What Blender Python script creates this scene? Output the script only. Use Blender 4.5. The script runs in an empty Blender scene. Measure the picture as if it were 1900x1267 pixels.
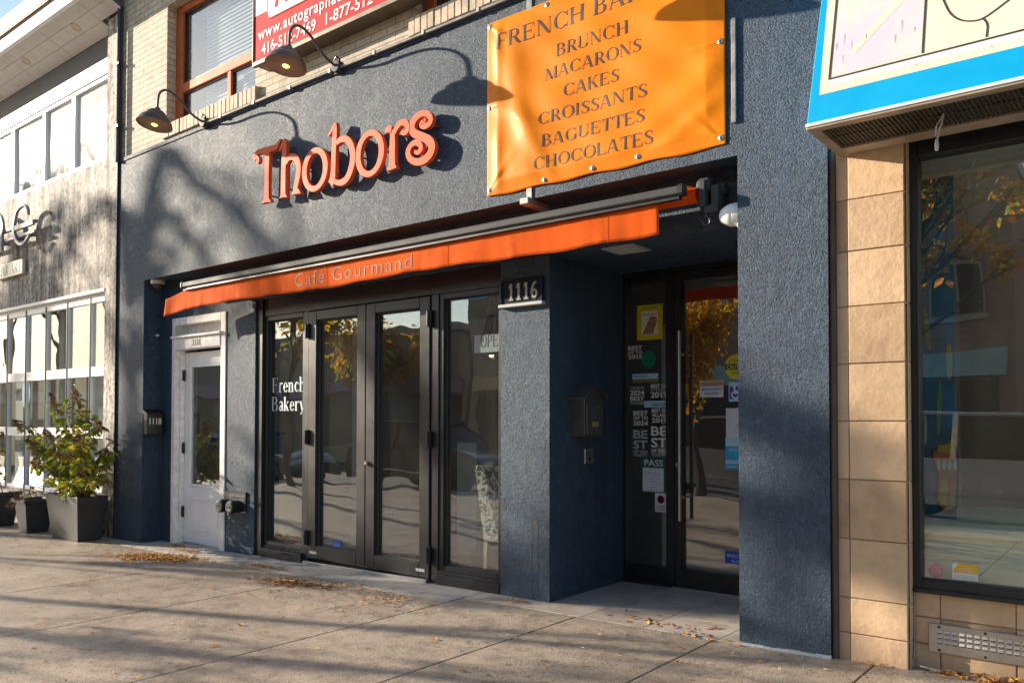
import bpy, bmesh, math, random
from mathutils import Vector, Matrix
R = math.radians
sc = bpy.context.scene
COL = sc.collection

# ------------------------------------------------------------------ camera
cam_d = bpy.data.cameras.new("camera"); cam = bpy.data.objects.new("camera", cam_d); COL.objects.link(cam)
YAW, PIT, ROL = R(38.5877), R(1.25307), R(.08047)
f_ = Vector((-math.sin(YAW)*math.cos(PIT), math.cos(YAW)*math.cos(PIT), math.sin(PIT)))
r_ = Vector((math.cos(YAW), math.sin(YAW), 0)); u_ = r_.cross(f_)
r2 = r_*math.cos(ROL)+u_*math.sin(ROL); u2 = -r_*math.sin(ROL)+u_*math.cos(ROL)
cam.matrix_world = Matrix(((r2.x,u2.x,-f_.x,0),(r2.y,u2.y,-f_.y,-4.9427),(r2.z,u2.z,-f_.z,1.4),(0,0,0,1)))
cam_d.sensor_width = 36; cam_d.lens = 36*1511.55/1900; cam_d.shift_y = 111.68/1900
cam_d.clip_start = .05; cam_d.clip_end = 2000
sc.camera = cam

# ------------------------------------------------------------------ world, sun, exposure
AZ, EL = R(19.6), R(16.5)          # low autumn sun, grazing along the facade from the left
w = bpy.data.worlds.new("World"); sc.world = w; w.use_nodes = True
nt = w.node_tree; nt.nodes.clear()
sky = nt.nodes.new("ShaderNodeTexSky"); sky.sky_type = 'NISHITA'; sky.sun_disc = False
sky.sun_elevation = EL; sky.sun_rotation = math.atan2(-math.cos(AZ), -math.sin(AZ))
sky.air_density = 1.0; sky.dust_density = .5; sky.ozone_density = 1.0
bg = nt.nodes.new("ShaderNodeBackground"); bg.inputs[1].default_value = .1
wo = nt.nodes.new("ShaderNodeOutputWorld")
nt.links.new(sky.outputs[0], bg.inputs[0]); nt.links.new(bg.outputs[0], wo.inputs[0])
sd = bpy.data.lights.new("sun", 'SUN'); sd.energy = 4.6; sd.angle = R(.53); sd.color = (1, .86, .68)
sun = bpy.data.objects.new("sun", sd); COL.objects.link(sun)
SUNV = Vector((math.cos(EL)*math.cos(AZ), math.cos(EL)*math.sin(AZ), -math.sin(EL)))
sun.rotation_euler = SUNV.to_track_quat('-Z', 'Y').to_euler(); sun.location = (-30, -14, 12)
sc.view_settings.view_transform = 'Standard'; sc.view_settings.look = 'None'
sc.view_settings.exposure = 1.25; sc.view_settings.gamma = 1
sc.render.engine = 'CYCLES'
sc.cycles.max_bounces = 8; sc.cycles.transparent_max_bounces = 12
sc.cycles.use_denoising = True

# ------------------------------------------------------------------ helpers: objects
BASE = {}
def setp(o, label=None, cat=None, group=None, kind=None):
    if label: o['label'] = label
    if cat: o['category'] = cat
    if group: o['group'] = group
    if kind: o['kind'] = kind
    return o
def thing(name, label, cat, loc=(0, 0, 0), group=None):
    o = bpy.data.objects.new(name, None); COL.objects.link(o); o.location = loc
    o.empty_display_size = .1
    BASE[o] = Vector(loc)
    return setp(o, label, cat, group)
def children(o): return [c for c in bpy.data.objects if c.parent == o]
def copy_tree(o, parent=None):
    c = o.copy(); COL.objects.link(c); c.parent = parent
    for ch in list(o.children): copy_tree(ch, c)
    return c

class MB:
    """collects faces and links them as one mesh"""
    def __init__(s): s.v = []; s.f = []; s.m = []; s.mi = 0
    def face(s, pts, mi=None):
        n = len(s.v); s.v += [tuple(p) for p in pts]; s.f.append(tuple(range(n, n+len(pts)))); s.m.append(s.mi if mi is None else mi)
    def add(s, vs, fs):
        n = len(s.v); s.v += [tuple(p) for p in vs]
        for f in fs: s.f.append(tuple(i+n for i in f)); s.m.append(s.mi)
    def box(s, x0, x1, y0, y1, z0, z1):
        vs = [(x0,y0,z0),(x1,y0,z0),(x1,y1,z0),(x0,y1,z0),(x0,y0,z1),(x1,y0,z1),(x1,y1,z1),(x0,y1,z1)]
        s.add(vs, [(0,3,2,1),(4,5,6,7),(0,1,5,4),(1,2,6,5),(2,3,7,6),(3,0,4,7)]); return s
    def hexa(s, b, t):
        """b, t: four bottom and four top corners, counter-clockwise from above"""
        s.add(list(b)+list(t), [(0,3,2,1),(4,5,6,7),(0,1,5,4),(1,2,6,5),(2,3,7,6),(3,0,4,7)]); return s
    def ring(s, x0, x1, z0, z1, l, r, b, t, y0, y1):
        s.box(x0, x0+l, y0, y1, z0, z1); s.box(x1-r, x1, y0, y1, z0, z1)
        if b: s.box(x0+l, x1-r, y0, y1, z0, z0+b)
        if t: s.box(x0+l, x1-r, y0, y1, z1-t, z1)
        return s
    def prism(s, poly, y0, y1):
        """polygon in (x,z), counter-clockwise seen from -Y, between y0 and y1"""
        n = len(poly)
        vs = [(p[0], y0, p[1]) for p in poly]+[(p[0], y1, p[1]) for p in poly]
        fs = [tuple(range(n)), tuple(range(2*n-1, n-1, -1))]
        for i in range(n):
            j = (i+1) % n; fs.append((i, i+n, j+n, j))
        s.add(vs, fs); return s
    def tube(s, pts, rad, n=10, cap=True, flat=1.0):
        pts = [Vector(p) for p in pts]
        rads = rad if isinstance(rad, (list, tuple)) else [rad]*len(pts)
        rings = []; up = None
        for i, p in enumerate(pts):
            d = (pts[min(i+1, len(pts)-1)]-pts[max(i-1, 0)]).normalized()
            if up is None:
                up = Vector((0,0,1)) if abs(d.z) < .9 else Vector((1,0,0))
            a = d.cross(up)
            if a.length < 1e-4: a = d.cross(Vector((1,.3,.2)))
            a.normalize(); b = a.cross(d).normalized(); up = b
            rings.append([p+(a*math.cos(2*math.pi*k/n)+b*flat*math.sin(2*math.pi*k/n))*rads[i] for k in range(n)])
        vs = [q for rg in rings for q in rg]; fs = []
        for i in range(len(pts)-1):
            for k in range(n):
                k2 = (k+1) % n; fs.append((i*n+k, i*n+k2, (i+1)*n+k2, (i+1)*n+k))
        if cap:
            fs.append(tuple(range(n-1, -1, -1))); fs.append(tuple((len(pts)-1)*n+k for k in range(n)))
        s.add(vs, fs); return s
    def lathe(s, prof, c=(0,0,0), n=24, M=None):
        """profile of (radius, height) turned round Z at c, M turns it first"""
        vs = []; fs = []; c = Vector(c)
        for (rr, h) in prof:
            for k in range(n):
                p = Vector((rr*math.cos(2*math.pi*k/n), rr*math.sin(2*math.pi*k/n), h))
                if M: p = M @ p
                vs.append(p+c)
        for i in range(len(prof)-1):
            for k in range(n):
                k2 = (k+1) % n; fs.append((i*n+k, i*n+k2, (i+1)*n+k2, (i+1)*n+k))
        if prof[0][0] > 1e-4: fs.append(tuple(range(n-1, -1, -1)))
        if prof[-1][0] > 1e-4: fs.append(tuple((len(prof)-1)*n+k for k in range(n)))
        s.add(vs, fs); return s
    def build(s, name, mat, parent=None, bevel=0, smooth=False, label=None, seg=1):
        off = BASE.get(parent, Vector((0,0,0)))
        me = bpy.data.meshes.new(name)
        me.from_pydata([tuple(Vector(p)-off) for p in s.v], [], s.f)
        mats = mat if isinstance(mat, (list, tuple)) else [mat]
        for m_ in mats: me.materials.append(m_)
        if len(mats) > 1: me.polygons.foreach_set('material_index', s.m)
        if bevel or smooth:
            bm = bmesh.new(); bm.from_mesh(me)
            if smooth: bmesh.ops.remove_doubles(bm, verts=bm.verts, dist=1e-5)
            if bevel:
                es = [e for e in bm.edges if len(e.link_faces) == 2 and e.calc_face_angle(0) > .5]
                bmesh.ops.bevel(bm, geom=es, offset=bevel, segments=seg, affect='EDGES', profile=.6, clamp_overlap=True)
            bm.to_mesh(me); bm.free()
            if smooth:
                me.polygons.foreach_set('use_smooth', [True]*len(me.polygons))
                try: me.set_sharp_from_angle(angle=R(38))
                except Exception: pass
        me.update()
        o = bpy.data.objects.new(name, me); COL.objects.link(o)
        if parent: o.parent = parent
        BASE[o] = off
        if label: o['label'] = label
        return o

# ------------------------------------------------------------------ helpers: materials
def nodes(m):
    m.use_nodes = True; t = m.node_tree; t.nodes.clear()
    out = t.nodes.new('ShaderNodeOutputMaterial'); return t, out
def N(t, kind, **kw):
    n = t.nodes.new(kind)
    for k, v in kw.items():
        if k.startswith('i_'):
            key = k[2:]; n.inputs[int(key) if key.isdigit() else key.replace('_', ' ')].default_value = v
        else: setattr(n, k, v)
    return n
def ramp(t, stops, interp='LINEAR'):
    n = t.nodes.new('ShaderNodeValToRGB'); cr = n.color_ramp; cr.interpolation = interp
    while len(cr.elements) > 1: cr.elements.remove(cr.elements[-1])
    cr.elements[0].position = stops[0][0]; cr.elements[0].color = tuple(stops[0][1])+(1,)
    for p, c in stops[1:]:
        e = cr.elements.new(p); e.color = tuple(c)+(1,)
    return n
def pos(t, scale=(1,1,1)):
    g = N(t, 'ShaderNodeNewGeometry'); mp = N(t, 'ShaderNodeMapping'); mp.inputs['Scale'].default_value = scale
    t.links.new(g.outputs['Position'], mp.inputs['Vector']); return mp.outputs[0]
def mul(c, k): return tuple(min(1, x*k) for x in c)
def pmat(name, col, rough=.5, metal=0., spec=.5, var=.12, vscale=6., bump=None, col2=None, coat=0., rvar=.1):
    """painted / plain surface: colour that wanders a little, roughness that wanders, optional bump"""
    m = bpy.data.materials.new(name); t, out = nodes(m)
    b = N(t, 'ShaderNodeBsdfPrincipled'); b.inputs['Metallic'].default_value = metal
    b.inputs['Specular IOR Level'].default_value = spec
    b.inputs['Coat Weight'].default_value = coat
    p = pos(t)
    n1 = N(t, 'ShaderNodeTexNoise', i_Scale=vscale, i_Detail=5., i_Roughness=.6); t.links.new(p, n1.inputs['Vector'])
    c2 = col2 or mul(col, 1-var)
    cr = ramp(t, [(.35, c2), (.65, mul(col, 1+var*.5) if not col2 else col)]); t.links.new(n1.outputs['Fac'], cr.inputs[0])
    t.links.new(cr.outputs[0], b.inputs['Base Color'])
    mr = N(t, 'ShaderNodeMapRange'); mr.inputs[3].default_value = max(.02, rough-rvar); mr.inputs[4].default_value = min(1, rough+rvar)
    t.links.new(n1.outputs['Fac'], mr.inputs[0]); t.links.new(mr.outputs[0], b.inputs['Roughness'])
    if bump:
        n2 = N(t, 'ShaderNodeTexNoise', i_Scale=bump[0], i_Detail=3.); t.links.new(p, n2.inputs['Vector'])
        bp = N(t, 'ShaderNodeBump', i_Strength=bump[1], i_Distance=bump[2]); t.links.new(n2.outputs['Fac'], bp.inputs['Height'])
        t.links.new(bp.outputs[0], b.inputs['Normal'])
    t.links.new(b.outputs[0], out.inputs[0]); return m
def emit(name, col, k):
    m = bpy.data.materials.new(name); t, out = nodes(m)
    e = N(t, 'ShaderNodeEmission', i_Strength=k); e.inputs[0].default_value = tuple(col)+(1,)
    t.links.new(e.outputs[0], out.inputs[0]); return m
def glass(name, f0=.06, rough=.0, tint=(.9,.93,.92), wave=.0, dust=.014):
    """thin window pane: Schlick mix of clear and mirror, the same from both sides"""
    m = bpy.data.materials.new(name); t, out = nodes(m)
    lw = N(t, 'ShaderNodeLayerWeight', i_Blend=.5)
    pw = N(t, 'ShaderNodeMath', operation='POWER', i_1=5.); t.links.new(lw.outputs['Facing'], pw.inputs[0])
    ma = N(t, 'ShaderNodeMath', operation='MULTIPLY_ADD', i_1=1-f0, i_2=f0); t.links.new(pw.outputs[0], ma.inputs[0])
    tr = N(t, 'ShaderNodeBsdfTransparent'); tr.inputs[0].default_value = tint+(1,)
    gl = N(t, 'ShaderNodeBsdfGlossy', i_Roughness=rough); gl.inputs[0].default_value = (1,1,1,1)
    if wave:
        n2 = N(t, 'ShaderNodeTexNoise', i_Scale=1.6, i_Detail=1.); t.links.new(pos(t), n2.inputs['Vector'])
        bp = N(t, 'ShaderNodeBump', i_Strength=wave, i_Distance=.02); t.links.new(n2.outputs['Fac'], bp.inputs['Height'])
        t.links.new(bp.outputs[0], gl.inputs['Normal'])
    mx = N(t, 'ShaderNodeMixShader'); t.links.new(ma.outputs[0], mx.inputs[0]); t.links.new(tr.outputs[0], mx.inputs[1]); t.links.new(gl.outputs[0], mx.inputs[2])
    df = N(t, 'ShaderNodeBsdfDiffuse'); df.inputs[0].default_value = (.62,.60,.57,1)
    nd = N(t, 'ShaderNodeTexNoise', i_Scale=2.4, i_Detail=6., i_Roughness=.7); t.links.new(pos(t, (1,1,.45)), nd.inputs['Vector'])
    md = N(t, 'ShaderNodeMapRange'); md.inputs[1].default_value = .35; md.inputs[2].default_value = .75; md.inputs[3].default_value = dust*.45; md.inputs[4].default_value = dust*2.; t.links.new(nd.outputs['Fac'], md.inputs[0])
    m2 = N(t, 'ShaderNodeMixShader'); t.links.new(md.outputs[0], m2.inputs[0]); t.links.new(mx.outputs[0], m2.inputs[1]); t.links.new(df.outputs[0], m2.inputs[2])
    t.links.new(m2.outputs[0], out.inputs[0]); return m
def stucco(name, c1, c2, rough=.5, scale=44., strength=1.0, dist=.015, stain=(.25,.2,.17)):
    m = bpy.data.materials.new(name); t, out = nodes(m); b = N(t, 'ShaderNodeBsdfPrincipled')
    b.inputs['Specular IOR Level'].default_value = .42
    p = pos(t)
    n0 = N(t, 'ShaderNodeTexNoise', i_Scale=1.3, i_Detail=5., i_Roughness=.65); t.links.new(p, n0.inputs['Vector'])
    cr = ramp(t, [(.3, c1), (.7, c2)]); t.links.new(n0.outputs['Fac'], cr.inputs[0])
    # trowelled grain: a flat coat broken by short crooked grooves that come in patches
    n1 = N(t, 'ShaderNodeTexNoise', i_Scale=scale, i_Detail=2., i_Roughness=.5, i_Distortion=1.1); t.links.new(p, n1.inputs['Vector'])
    df = N(t, 'ShaderNodeMath', operation='SUBTRACT', i_1=.5); t.links.new(n1.outputs['Fac'], df.inputs[0])
    ab = N(t, 'ShaderNodeMath', operation='ABSOLUTE'); t.links.new(df.outputs[0], ab.inputs[0])
    gr = ramp(t, [(.0, (1,1,1)), (.028, (.75,.75,.75)), (.07, (0,0,0))]); t.links.new(ab.outputs[0], gr.inputs[0])
    pn = N(t, 'ShaderNodeTexNoise', i_Scale=13., i_Detail=5., i_Roughness=.7, i_Distortion=.5); t.links.new(p, pn.inputs['Vector'])
    pr = ramp(t, [(.40, (0,0,0)), (.60, (1,1,1))]); t.links.new(pn.outputs['Fac'], pr.inputs[0])
    gm = N(t, 'ShaderNodeMath', operation='MULTIPLY'); t.links.new(gr.outputs[0], gm.inputs[0]); t.links.new(pr.outputs[0], gm.inputs[1])
    n2 = N(t, 'ShaderNodeTexNoise', i_Scale=scale*1.65, i_Detail=2., i_Roughness=.6, i_Distortion=.4); t.links.new(p, n2.inputs['Vector'])
    pt = ramp(t, [(.36, (0,0,0)), (.50, (1,1,1))]); t.links.new(n2.outputs['Fac'], pt.inputs[0])
    n3 = N(t, 'ShaderNodeTexNoise', i_Scale=10., i_Detail=4., i_Roughness=.6); t.links.new(p, n3.inputs['Vector'])
    pb = N(t, 'ShaderNodeTexNoise', i_Scale=3.1, i_Detail=4., i_Roughness=.65, i_Distortion=.7); t.links.new(p, pb.inputs['Vector'])
    pq = ramp(t, [(.36, (.14,.14,.14)), (.62, (.60,.60,.60))]); t.links.new(pb.outputs['Fac'], pq.inputs[0])
    ps = N(t, 'ShaderNodeMath', operation='SUBTRACT', i_1=.75); t.links.new(pt.outputs[0], ps.inputs[0])
    m1 = N(t, 'ShaderNodeMath', operation='MULTIPLY_ADD'); t.links.new(ps.outputs[0], m1.inputs[0]); t.links.new(pq.outputs[0], m1.inputs[1])
    m2 = N(t, 'ShaderNodeMath', operation='MULTIPLY', i_1=.5); t.links.new(n3.outputs['Fac'], m2.inputs[0]); t.links.new(m2.outputs[0], m1.inputs[2])
    hh = N(t, 'ShaderNodeMath', operation='MULTIPLY_ADD', i_1=-.8); t.links.new(gm.outputs[0], hh.inputs[0]); t.links.new(m1.outputs[0], hh.inputs[2])
    bp = N(t, 'ShaderNodeBump', i_Strength=strength, i_Distance=dist); t.links.new(hh.outputs[0], bp.inputs['Height'])
    # dust lodged in the pits and scuffs near the pavement
    mixc = N(t, 'ShaderNodeMix', data_type='RGBA'); mixc.inputs['Factor'].default_value = 0
    sx = N(t, 'ShaderNodeTexNoise', i_Scale=9., i_Detail=6., i_Roughness=.7); t.links.new(pos(t, (1,1,.5)), sx.inputs['Vector'])
    sr = ramp(t, [(.66, (0,0,0)), (.78, (.35,.35,.35))]); t.links.new(sx.outputs['Fac'], sr.inputs[0])
    t.links.new(sr.outputs[0], mixc.inputs['Factor']); t.links.new(cr.outputs[0], mixc.inputs['A']); mixc.inputs['B'].default_value = stain+(1,)
    rn = N(t, 'ShaderNodeTexNoise', i_Scale=1., i_Detail=7., i_Roughness=.7, i_Distortion=.2); t.links.new(pos(t, (4.5,4.5,.5)), rn.inputs['Vector'])
    rr_ = ramp(t, [(.34, (.80,.80,.82)), (.50, (1,1,1)), (.66, (1,1,1)), (.78, (1.22,1.2,1.16))]); t.links.new(rn.outputs['Fac'], rr_.inputs[0])
    mr_ = N(t, 'ShaderNodeMix', data_type='RGBA', blend_type='MULTIPLY'); mr_.inputs['Factor'].default_value = 1; t.links.new(mixc.outputs['Result'], mr_.inputs['A']); t.links.new(rr_.outputs[0], mr_.inputs['B'])
    t.links.new(mr_.outputs['Result'], b.inputs['Base Color'])
    mr = N(t, 'ShaderNodeMapRange'); mr.inputs[3].default_value = rough-.08; mr.inputs[4].default_value = rough+.15
    t.links.new(n0.outputs['Fac'], mr.inputs[0]); t.links.new(mr.outputs[0], b.inputs['Roughness'])
    t.links.new(bp.outputs[0], b.inputs['Normal']); t.links.new(b.outputs[0], out.inputs[0]); return m
def brick(name, c1, c2, mortar, bw=.215, bh=.0725):
    m = bpy.data.materials.new(name); t, out = nodes(m); b = N(t, 'ShaderNodeBsdfPrincipled')
    b.inputs['Specular IOR Level'].default_value = .3; b.inputs['Roughness'].default_value = .75
    g = N(t, 'ShaderNodeNewGeometry'); sx = N(t, 'ShaderNodeSeparateXYZ'); t.links.new(g.outputs['Position'], sx.inputs[0])
    ad = N(t, 'ShaderNodeMath', operation='ADD'); t.links.new(sx.outputs[0], ad.inputs[0]); t.links.new(sx.outputs[1], ad.inputs[1])
    cb = N(t, 'ShaderNodeCombineXYZ'); t.links.new(ad.outputs[0], cb.inputs[0]); t.links.new(sx.outputs[2], cb.inputs[1])
    wn = N(t, 'ShaderNodeTexNoise', i_Scale=14., i_Detail=3.); t.links.new(g.outputs['Position'], wn.inputs['Vector'])
    va = N(t, 'ShaderNodeVectorMath', operation='MULTIPLY_ADD'); va.inputs[1].default_value = (.012,.008,0)
    t.links.new(wn.outputs['Color'], va.inputs[0]); t.links.new(cb.outputs[0], va.inputs[2])
    bt = N(t, 'ShaderNodeTexBrick'); bt.offset = .5
    bt.inputs['Scale'].default_value = 1; bt.inputs['Brick Width'].default_value = bw; bt.inputs['Row Height'].default_value = bh
    bt.inputs['Mortar Size'].default_value = .005; bt.inputs['Mortar Smooth'].default_value = .35
    bt.inputs['Color1'].default_value = c1+(1,); bt.inputs['Color2'].default_value = c2+(1,); bt.inputs['Mortar'].default_value = mortar+(1,)
    t.links.new(va.outputs[0], bt.inputs['Vector'])
    ns = N(t, 'ShaderNodeTexNoise', i_Scale=7., i_Detail=6., i_Roughness=.7); t.links.new(g.outputs['Position'], ns.inputs['Vector'])
    rr = ramp(t, [(.3, (.72,.70,.68)), (.62, (1,1,1))]); t.links.new(ns.outputs['Fac'], rr.inputs[0])
    mx = N(t, 'ShaderNodeMix', data_type='RGBA', blend_type='MULTIPLY'); mx.inputs['Factor'].default_value = 1
    t.links.new(bt.outputs['Color'], mx.inputs['A']); t.links.new(rr.outputs[0], mx.inputs['B']); t.links.new(mx.outputs['Result'], b.inputs['Base Color'])
    n3 = N(t, 'ShaderNodeTexNoise', i_Scale=90., i_Detail=3.); t.links.new(g.outputs['Position'], n3.inputs['Vector'])
    h = N(t, 'ShaderNodeMath', operation='MULTIPLY_ADD', i_1=-1.); t.links.new(bt.outputs['Fac'], h.inputs[0])
    h2 = N(t, 'ShaderNodeMath', operation='MULTIPLY', i_1=.5); t.links.new(n3.outputs['Fac'], h2.inputs[0]); t.links.new(h2.outputs[0], h.inputs[2])
    bp = N(t, 'ShaderNodeBump', i_Strength=.8, i_Distance=.008); t.links.new(h.outputs[0], bp.inputs['Height']); t.links.new(bp.outputs[0], b.inputs['Normal'])
    t.links.new(b.outputs[0], out.inputs[0]); return m
def concrete(name, c1, c2, speck=.5, rough=.8, bump=.35, bscale=160., stain=None, blot=.75, island=.10, spots=False):
    m = bpy.data.materials.new(name); t, out = nodes(m); b = N(t, 'ShaderNodeBsdfPrincipled')
    b.inputs['Specular IOR Level'].default_value = .35; p = pos(t)
    n0 = N(t, 'ShaderNodeTexNoise', i_Scale=1.1, i_Detail=8., i_Roughness=.7); t.links.new(p, n0.inputs['Vector'])
    cr = ramp(t, [(.32, c1), (.68, c2)]); t.links.new(n0.outputs['Fac'], cr.inputs[0])
    n1 = N(t, 'ShaderNodeTexNoise', i_Scale=bscale, i_Detail=2., i_Roughness=.7); t.links.new(p, n1.inputs['Vector'])
    sr = ramp(t, [(.3, (1-speck,)*3), (.5, (1,1,1)), (.72, (1+speck*.5,)*3)]); t.links.new(n1.outputs['Fac'], sr.inputs[0])
    mx = N(t, 'ShaderNodeMix', data_type='RGBA', blend_type='MULTIPLY'); mx.inputs['Factor'].default_value = 1
    t.links.new(cr.outputs[0], mx.inputs['A']); t.links.new(sr.outputs[0], mx.inputs['B'])
    n2 = N(t, 'ShaderNodeTexNoise', i_Scale=5.5, i_Detail=7., i_Roughness=.75, i_Distortion=.4); t.links.new(p, n2.inputs['Vector'])
    st = ramp(t, [(.36, (.55,.54,.53)), (.52, (1,1,1))]); t.links.new(n2.outputs['Fac'], st.inputs[0])
    m2 = N(t, 'ShaderNodeMix', data_type='RGBA', blend_type='MULTIPLY'); m2.inputs['Factor'].default_value = blot
    t.links.new(mx.outputs['Result'], m2.inputs['A']); t.links.new(st.outputs[0], m2.inputs['B'])
    last = m2.outputs['Result']
    gi = N(t, 'ShaderNodeNewGeometry'); ir = ramp(t, [(0, (1-island,1-island*1.15,1-island*1.3)), (.5, (1,1,1)), (1, (1+island*.6,1+island*.5,1+island*.5))]); t.links.new(gi.outputs['Random Per Island'], ir.inputs[0])
    mi_ = N(t, 'ShaderNodeMix', data_type='RGBA', blend_type='MULTIPLY'); mi_.inputs['Factor'].default_value = 1
    t.links.new(last, mi_.inputs['A']); t.links.new(ir.outputs[0], mi_.inputs['B']); last = mi_.outputs['Result']
    if spots:   # old gum, drips and hairline cracks
        wn = N(t, 'ShaderNodeTexNoise', i_Scale=6., i_Detail=3.); t.links.new(p, wn.inputs['Vector'])
        wp = N(t, 'ShaderNodeVectorMath', operation='MULTIPLY_ADD'); wp.inputs[1].default_value = (.12,.12,.12); t.links.new(wn.outputs['Color'], wp.inputs[0]); t.links.new(p, wp.inputs[2])
        for sc_, r0, r1, dk in ((2.3, .045, .075, (.45,.43,.42)), (5.1, .07, .12, (.62,.60,.58)), (11., .10, .2, (1.28,1.24,1.18))):
            vo = N(t, 'ShaderNodeTexVoronoi', i_Scale=sc_); t.links.new(wp.outputs[0], vo.inputs['Vector'])
            vr = ramp(t, [(r0, dk), (r1, (1,1,1))]); t.links.new(vo.outputs['Distance'], vr.inputs[0])
            mv = N(t, 'ShaderNodeMix', data_type='RGBA', blend_type='MULTIPLY'); mv.inputs['Factor'].default_value = .75; t.links.new(last, mv.inputs['A']); t.links.new(vr.outputs[0], mv.inputs['B']); last = mv.outputs['Result']
        ve = N(t, 'ShaderNodeTexVoronoi', i_Scale=.42, feature='DISTANCE_TO_EDGE'); wq = N(t, 'ShaderNodeVectorMath', operation='MULTIPLY_ADD'); wq.inputs[1].default_value = (.5,.5,.5); t.links.new(wn.outputs['Color'], wq.inputs[0]); t.links.new(p, wq.inputs[2]); t.links.new(wq.outputs[0], ve.inputs['Vector'])
        vr = ramp(t, [(.0012, (.5,.48,.46)), (.003, (1,1,1))]); t.links.new(ve.outputs['Distance'], vr.inputs[0])
        mv = N(t, 'ShaderNodeMix', data_type='RGBA', blend_type='MULTIPLY'); mv.inputs['Factor'].default_value = .6; t.links.new(last, mv.inputs['A']); t.links.new(vr.outputs[0], mv.inputs['B']); last = mv.outputs['Result']
    if stain:   # rain streaks running down the face
        n4 = N(t, 'ShaderNodeTexNoise', i_Scale=1., i_Detail=9., i_Roughness=.72, i_Distortion=.3); t.links.new(pos(t, (7,7,.9)), n4.inputs['Vector'])
        s4 = ramp(t, [(.42, stain), (.60, (1,1,1))]); t.links.new(n4.outputs['Fac'], s4.inputs[0])
        n5 = N(t, 'ShaderNodeTexNoise', i_Scale=14., i_Detail=9., i_Roughness=.75); t.links.new(p, n5.inputs['Vector'])
        s5 = ramp(t, [(.40, stain), (.53, (1,1,1))]); t.links.new(n5.outputs['Fac'], s5.inputs[0])
        for s_ in (s4, s5):
            m3 = N(t, 'ShaderNodeMix', data_type='RGBA', blend_type='MULTIPLY'); m3.inputs['Factor'].default_value = .9
            t.links.new(last, m3.inputs['A']); t.links.new(s_.outputs[0], m3.inputs['B']); last = m3.outputs['Result']
    t.links.new(last, b.inputs['Base Color'])
    mr = N(t, 'ShaderNodeMapRange'); mr.inputs[3].default_value = rough-.25; mr.inputs[4].default_value = min(1, rough+.12)
    t.links.new(n2.outputs['Fac'], mr.inputs[0]); t.links.new(mr.outputs[0], b.inputs['Roughness'])
    bp = N(t, 'ShaderNodeBump', i_Strength=bump, i_Distance=.006); t.links.new(n1.outputs['Fac'], bp.inputs['Height']); t.links.new(bp.outputs[0], b.inputs['Normal'])
    t.links.new(b.outputs[0], out.inputs[0]); return m
def fabric(name, col, rough=.7, trans=.25, fine=260., wrinkle=None, coat=0., spec=.3):
    m = bpy.data.materials.new(name); t, out = nodes(m); b = N(t, 'ShaderNodeBsdfPrincipled'); p = pos(t)
    n0 = N(t, 'ShaderNodeTexNoise', i_Scale=3., i_Detail=6., i_Roughness=.65); t.links.new(p, n0.inputs['Vector'])
    cr = ramp(t, [(.28, mul(col, .76)), (.42, mul(col, .93)), (.62, col)]); t.links.new(n0.outputs['Fac'], cr.inputs[0]); t.links.new(cr.outputs[0], b.inputs['Base Color'])
    b.inputs['Roughness'].default_value = rough; b.inputs['Specular IOR Level'].default_value = spec; b.inputs['Coat Weight'].default_value = coat; b.inputs['Coat Roughness'].default_value = .3
    n1 = N(t, 'ShaderNodeTexNoise', i_Scale=fine, i_Detail=1.); t.links.new(p, n1.inputs['Vector'])
    bp = N(t, 'ShaderNodeBump', i_Strength=.12, i_Distance=.002); t.links.new(n1.outputs['Fac'], bp.inputs['Height']); t.links.new(bp.outputs[0], b.inputs['Normal'])
    if trans:
        tl = N(t, 'ShaderNodeBsdfTranslucent'); tl.inputs[0].default_value = tuple(col)+(1,)
        mx = N(t, 'ShaderNodeMixShader', i_0=trans); t.links.new(b.outputs[0], mx.inputs[1]); t.links.new(tl.outputs[0], mx.inputs[2]); t.links.new(mx.outputs[0], out.inputs[0])
    else: t.links.new(b.outputs[0], out.inputs[0])
    return m
def leafmat(name, col, trans=.45, var=.5):
    m = bpy.data.materials.new(name); t, out = nodes(m); b = N(t, 'ShaderNodeBsdfPrincipled'); p = pos(t)
    n0 = N(t, 'ShaderNodeTexNoise', i_Scale=11., i_Detail=2.); t.links.new(p, n0.inputs['Vector'])
    cr = ramp(t, [(.35, mul(col, 1-var)), (.65, mul(col, 1+var*.4))]); t.links.new(n0.outputs['Fac'], cr.inputs[0])
    t.links.new(cr.outputs[0], b.inputs['Base Color']); b.inputs['Roughness'].default_value = .55; b.inputs['Specular IOR Level'].default_value = .35
    tl = N(t, 'ShaderNodeBsdfTranslucent'); t.links.new(cr.outputs[0], tl.inputs[0])
    mx = N(t, 'ShaderNodeMixShader', i_0=trans); t.links.new(b.outputs[0], mx.inputs[1]); t.links.new(tl.outputs[0], mx.inputs[2]); t.links.new(mx.outputs[0], out.inputs[0]); return m

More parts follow.
